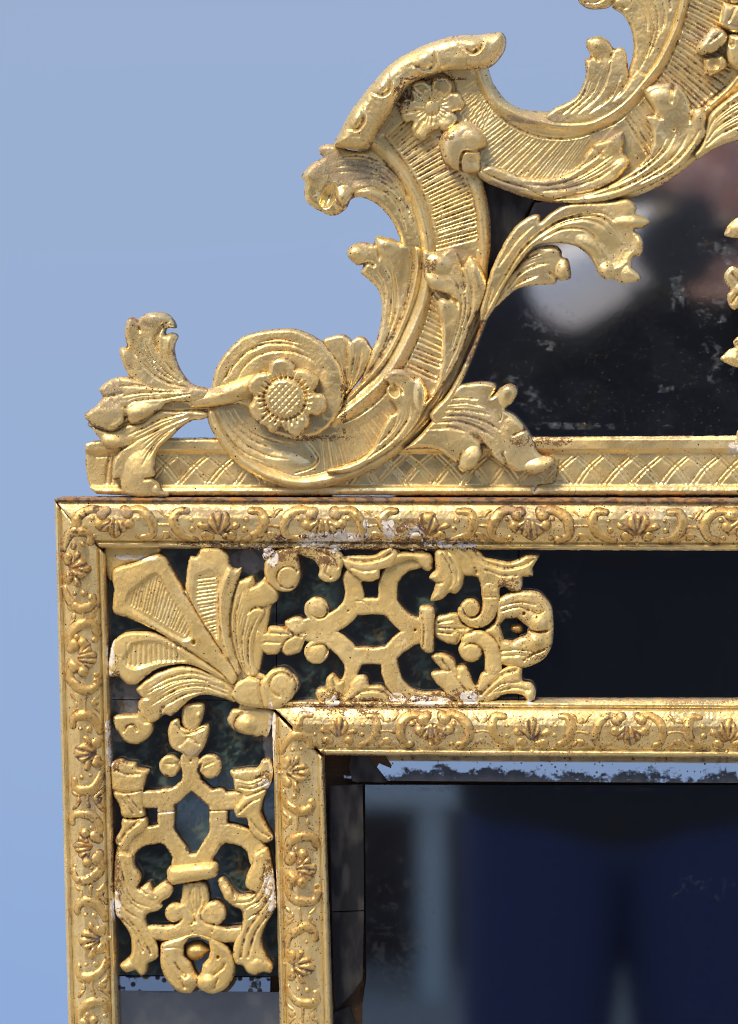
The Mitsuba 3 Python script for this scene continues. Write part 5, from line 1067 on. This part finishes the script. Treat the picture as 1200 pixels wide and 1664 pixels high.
for s in (-1, 1):
    tor += [(np.array([BX + s * 0.10, BY, 1.29]), 0.095, sh[s], 0.075), (sh[s], 0.075, el[s] + (sh[s] - el[s]) * 0.15, 0.06)]
tor += [(np.array([BX, BY + 0.015, 0.95]), 0.10, np.array([BX, BY + 0.01, 1.3]), 0.10), (el[1], 0.058, wr[1] - (wr[1] - el[1]) * 0.1, 0.045)]
scene[P_ + "__jacket"] = mikit.ply(chain(tor, 0.02, 10), "navy_cloth", smooth=True)
scene[P_ + "__shirt_sleeve"] = mikit.ply(chain([(el[-1] + [-0.0, 0, 0], 0.042, wr[-1] - (wr[-1] - el[-1]) * 0.05, 0.038)], 0.01), "pale_cloth", smooth=True)
leg = []
for s in (-1, 1):
    leg += [(hip[s], 0.098, kn_[s], 0.076), (kn_[s], 0.075, an[s] + [0, 0, 0.03], 0.062)]
leg += [(hip[-1], 0.096, hip[1], 0.096), (hip[-1] + [0, 0, 0.12], 0.095, hip[1] + [0, 0, 0.12], 0.095), (hip[-1], 0.096, hip[-1] + [0, 0, 0.12], 0.095), (hip[1], 0.096, hip[1] + [0, 0, 0.12], 0.095)]
scene[P_ + "__trousers"] = mikit.ply(chain(leg, 0.02, 10), "blue_denim", smooth=True)
for s in (-1, 1):
    scene[name(P_ + "__shoe")] = mikit.ply(chain([(an[s] + [0, -0.03, -0.04], 0.042, an[s] + [s * 0.02, 0.09, -0.048], 0.036), (an[s] + [s * 0.02, 0.09, -0.048], 0.036, an[s] + [s * 0.03, 0.16, -0.055], 0.028), (an[s], 0.045, an[s] + [0, -0.03, -0.04], 0.04)], 0.012), "black_plastic", smooth=True)
labels[P_] = {"label": "person in dark jacket and blue jeans aiming a camera, reflected in the mirror", "category": "person"}


def lens_place(mesh):
    t = mesh.copy()
    q = np.asarray(t.vertices)
    t.vertices = rot(q) + EYE
    return t


cyl = lambda r, y0, y1: trimesh.creation.revolve([[0.0, y0], [r * 0.94, y0], [r, y0 + 0.003], [r, y1 - 0.003], [r * 0.94, y1], [0.0, y1]], sections=48).apply_transform([[1, 0, 0, 0], [0, 0, 1, 0], [0, -1, 0, 0], [0, 0, 0, 1]])
scene["camera_with_lens__barrel"] = mikit.ply(lens_place(cyl(0.040, -0.13, -0.012)), "black_plastic", smooth=30)
scene["camera_with_lens__focus_ring"] = mikit.ply(lens_place(cyl(0.0425, -0.10, -0.06)), "black_plastic", smooth=30)
bm = rbox((-0.050, -0.20, -0.055), (0.062, -0.128, 0.032), 0.012) + rbox((-0.03, -0.19, 0.03), (0.03, -0.125, 0.052), 0.01) + rbox((0.038, -0.20, -0.055), (0.066, -0.11, 0.030), 0.013)
bm = bm.to_mesh()
scene["camera_with_lens__body"] = mikit.ply(lens_place(trimesh.Trimesh(bm.vert_properties[:, :3], bm.tri_verts)), "black_plastic", smooth=30)
labels["camera_with_lens"] = {"label": "black camera with a long lens held in front of the face", "category": "camera"}
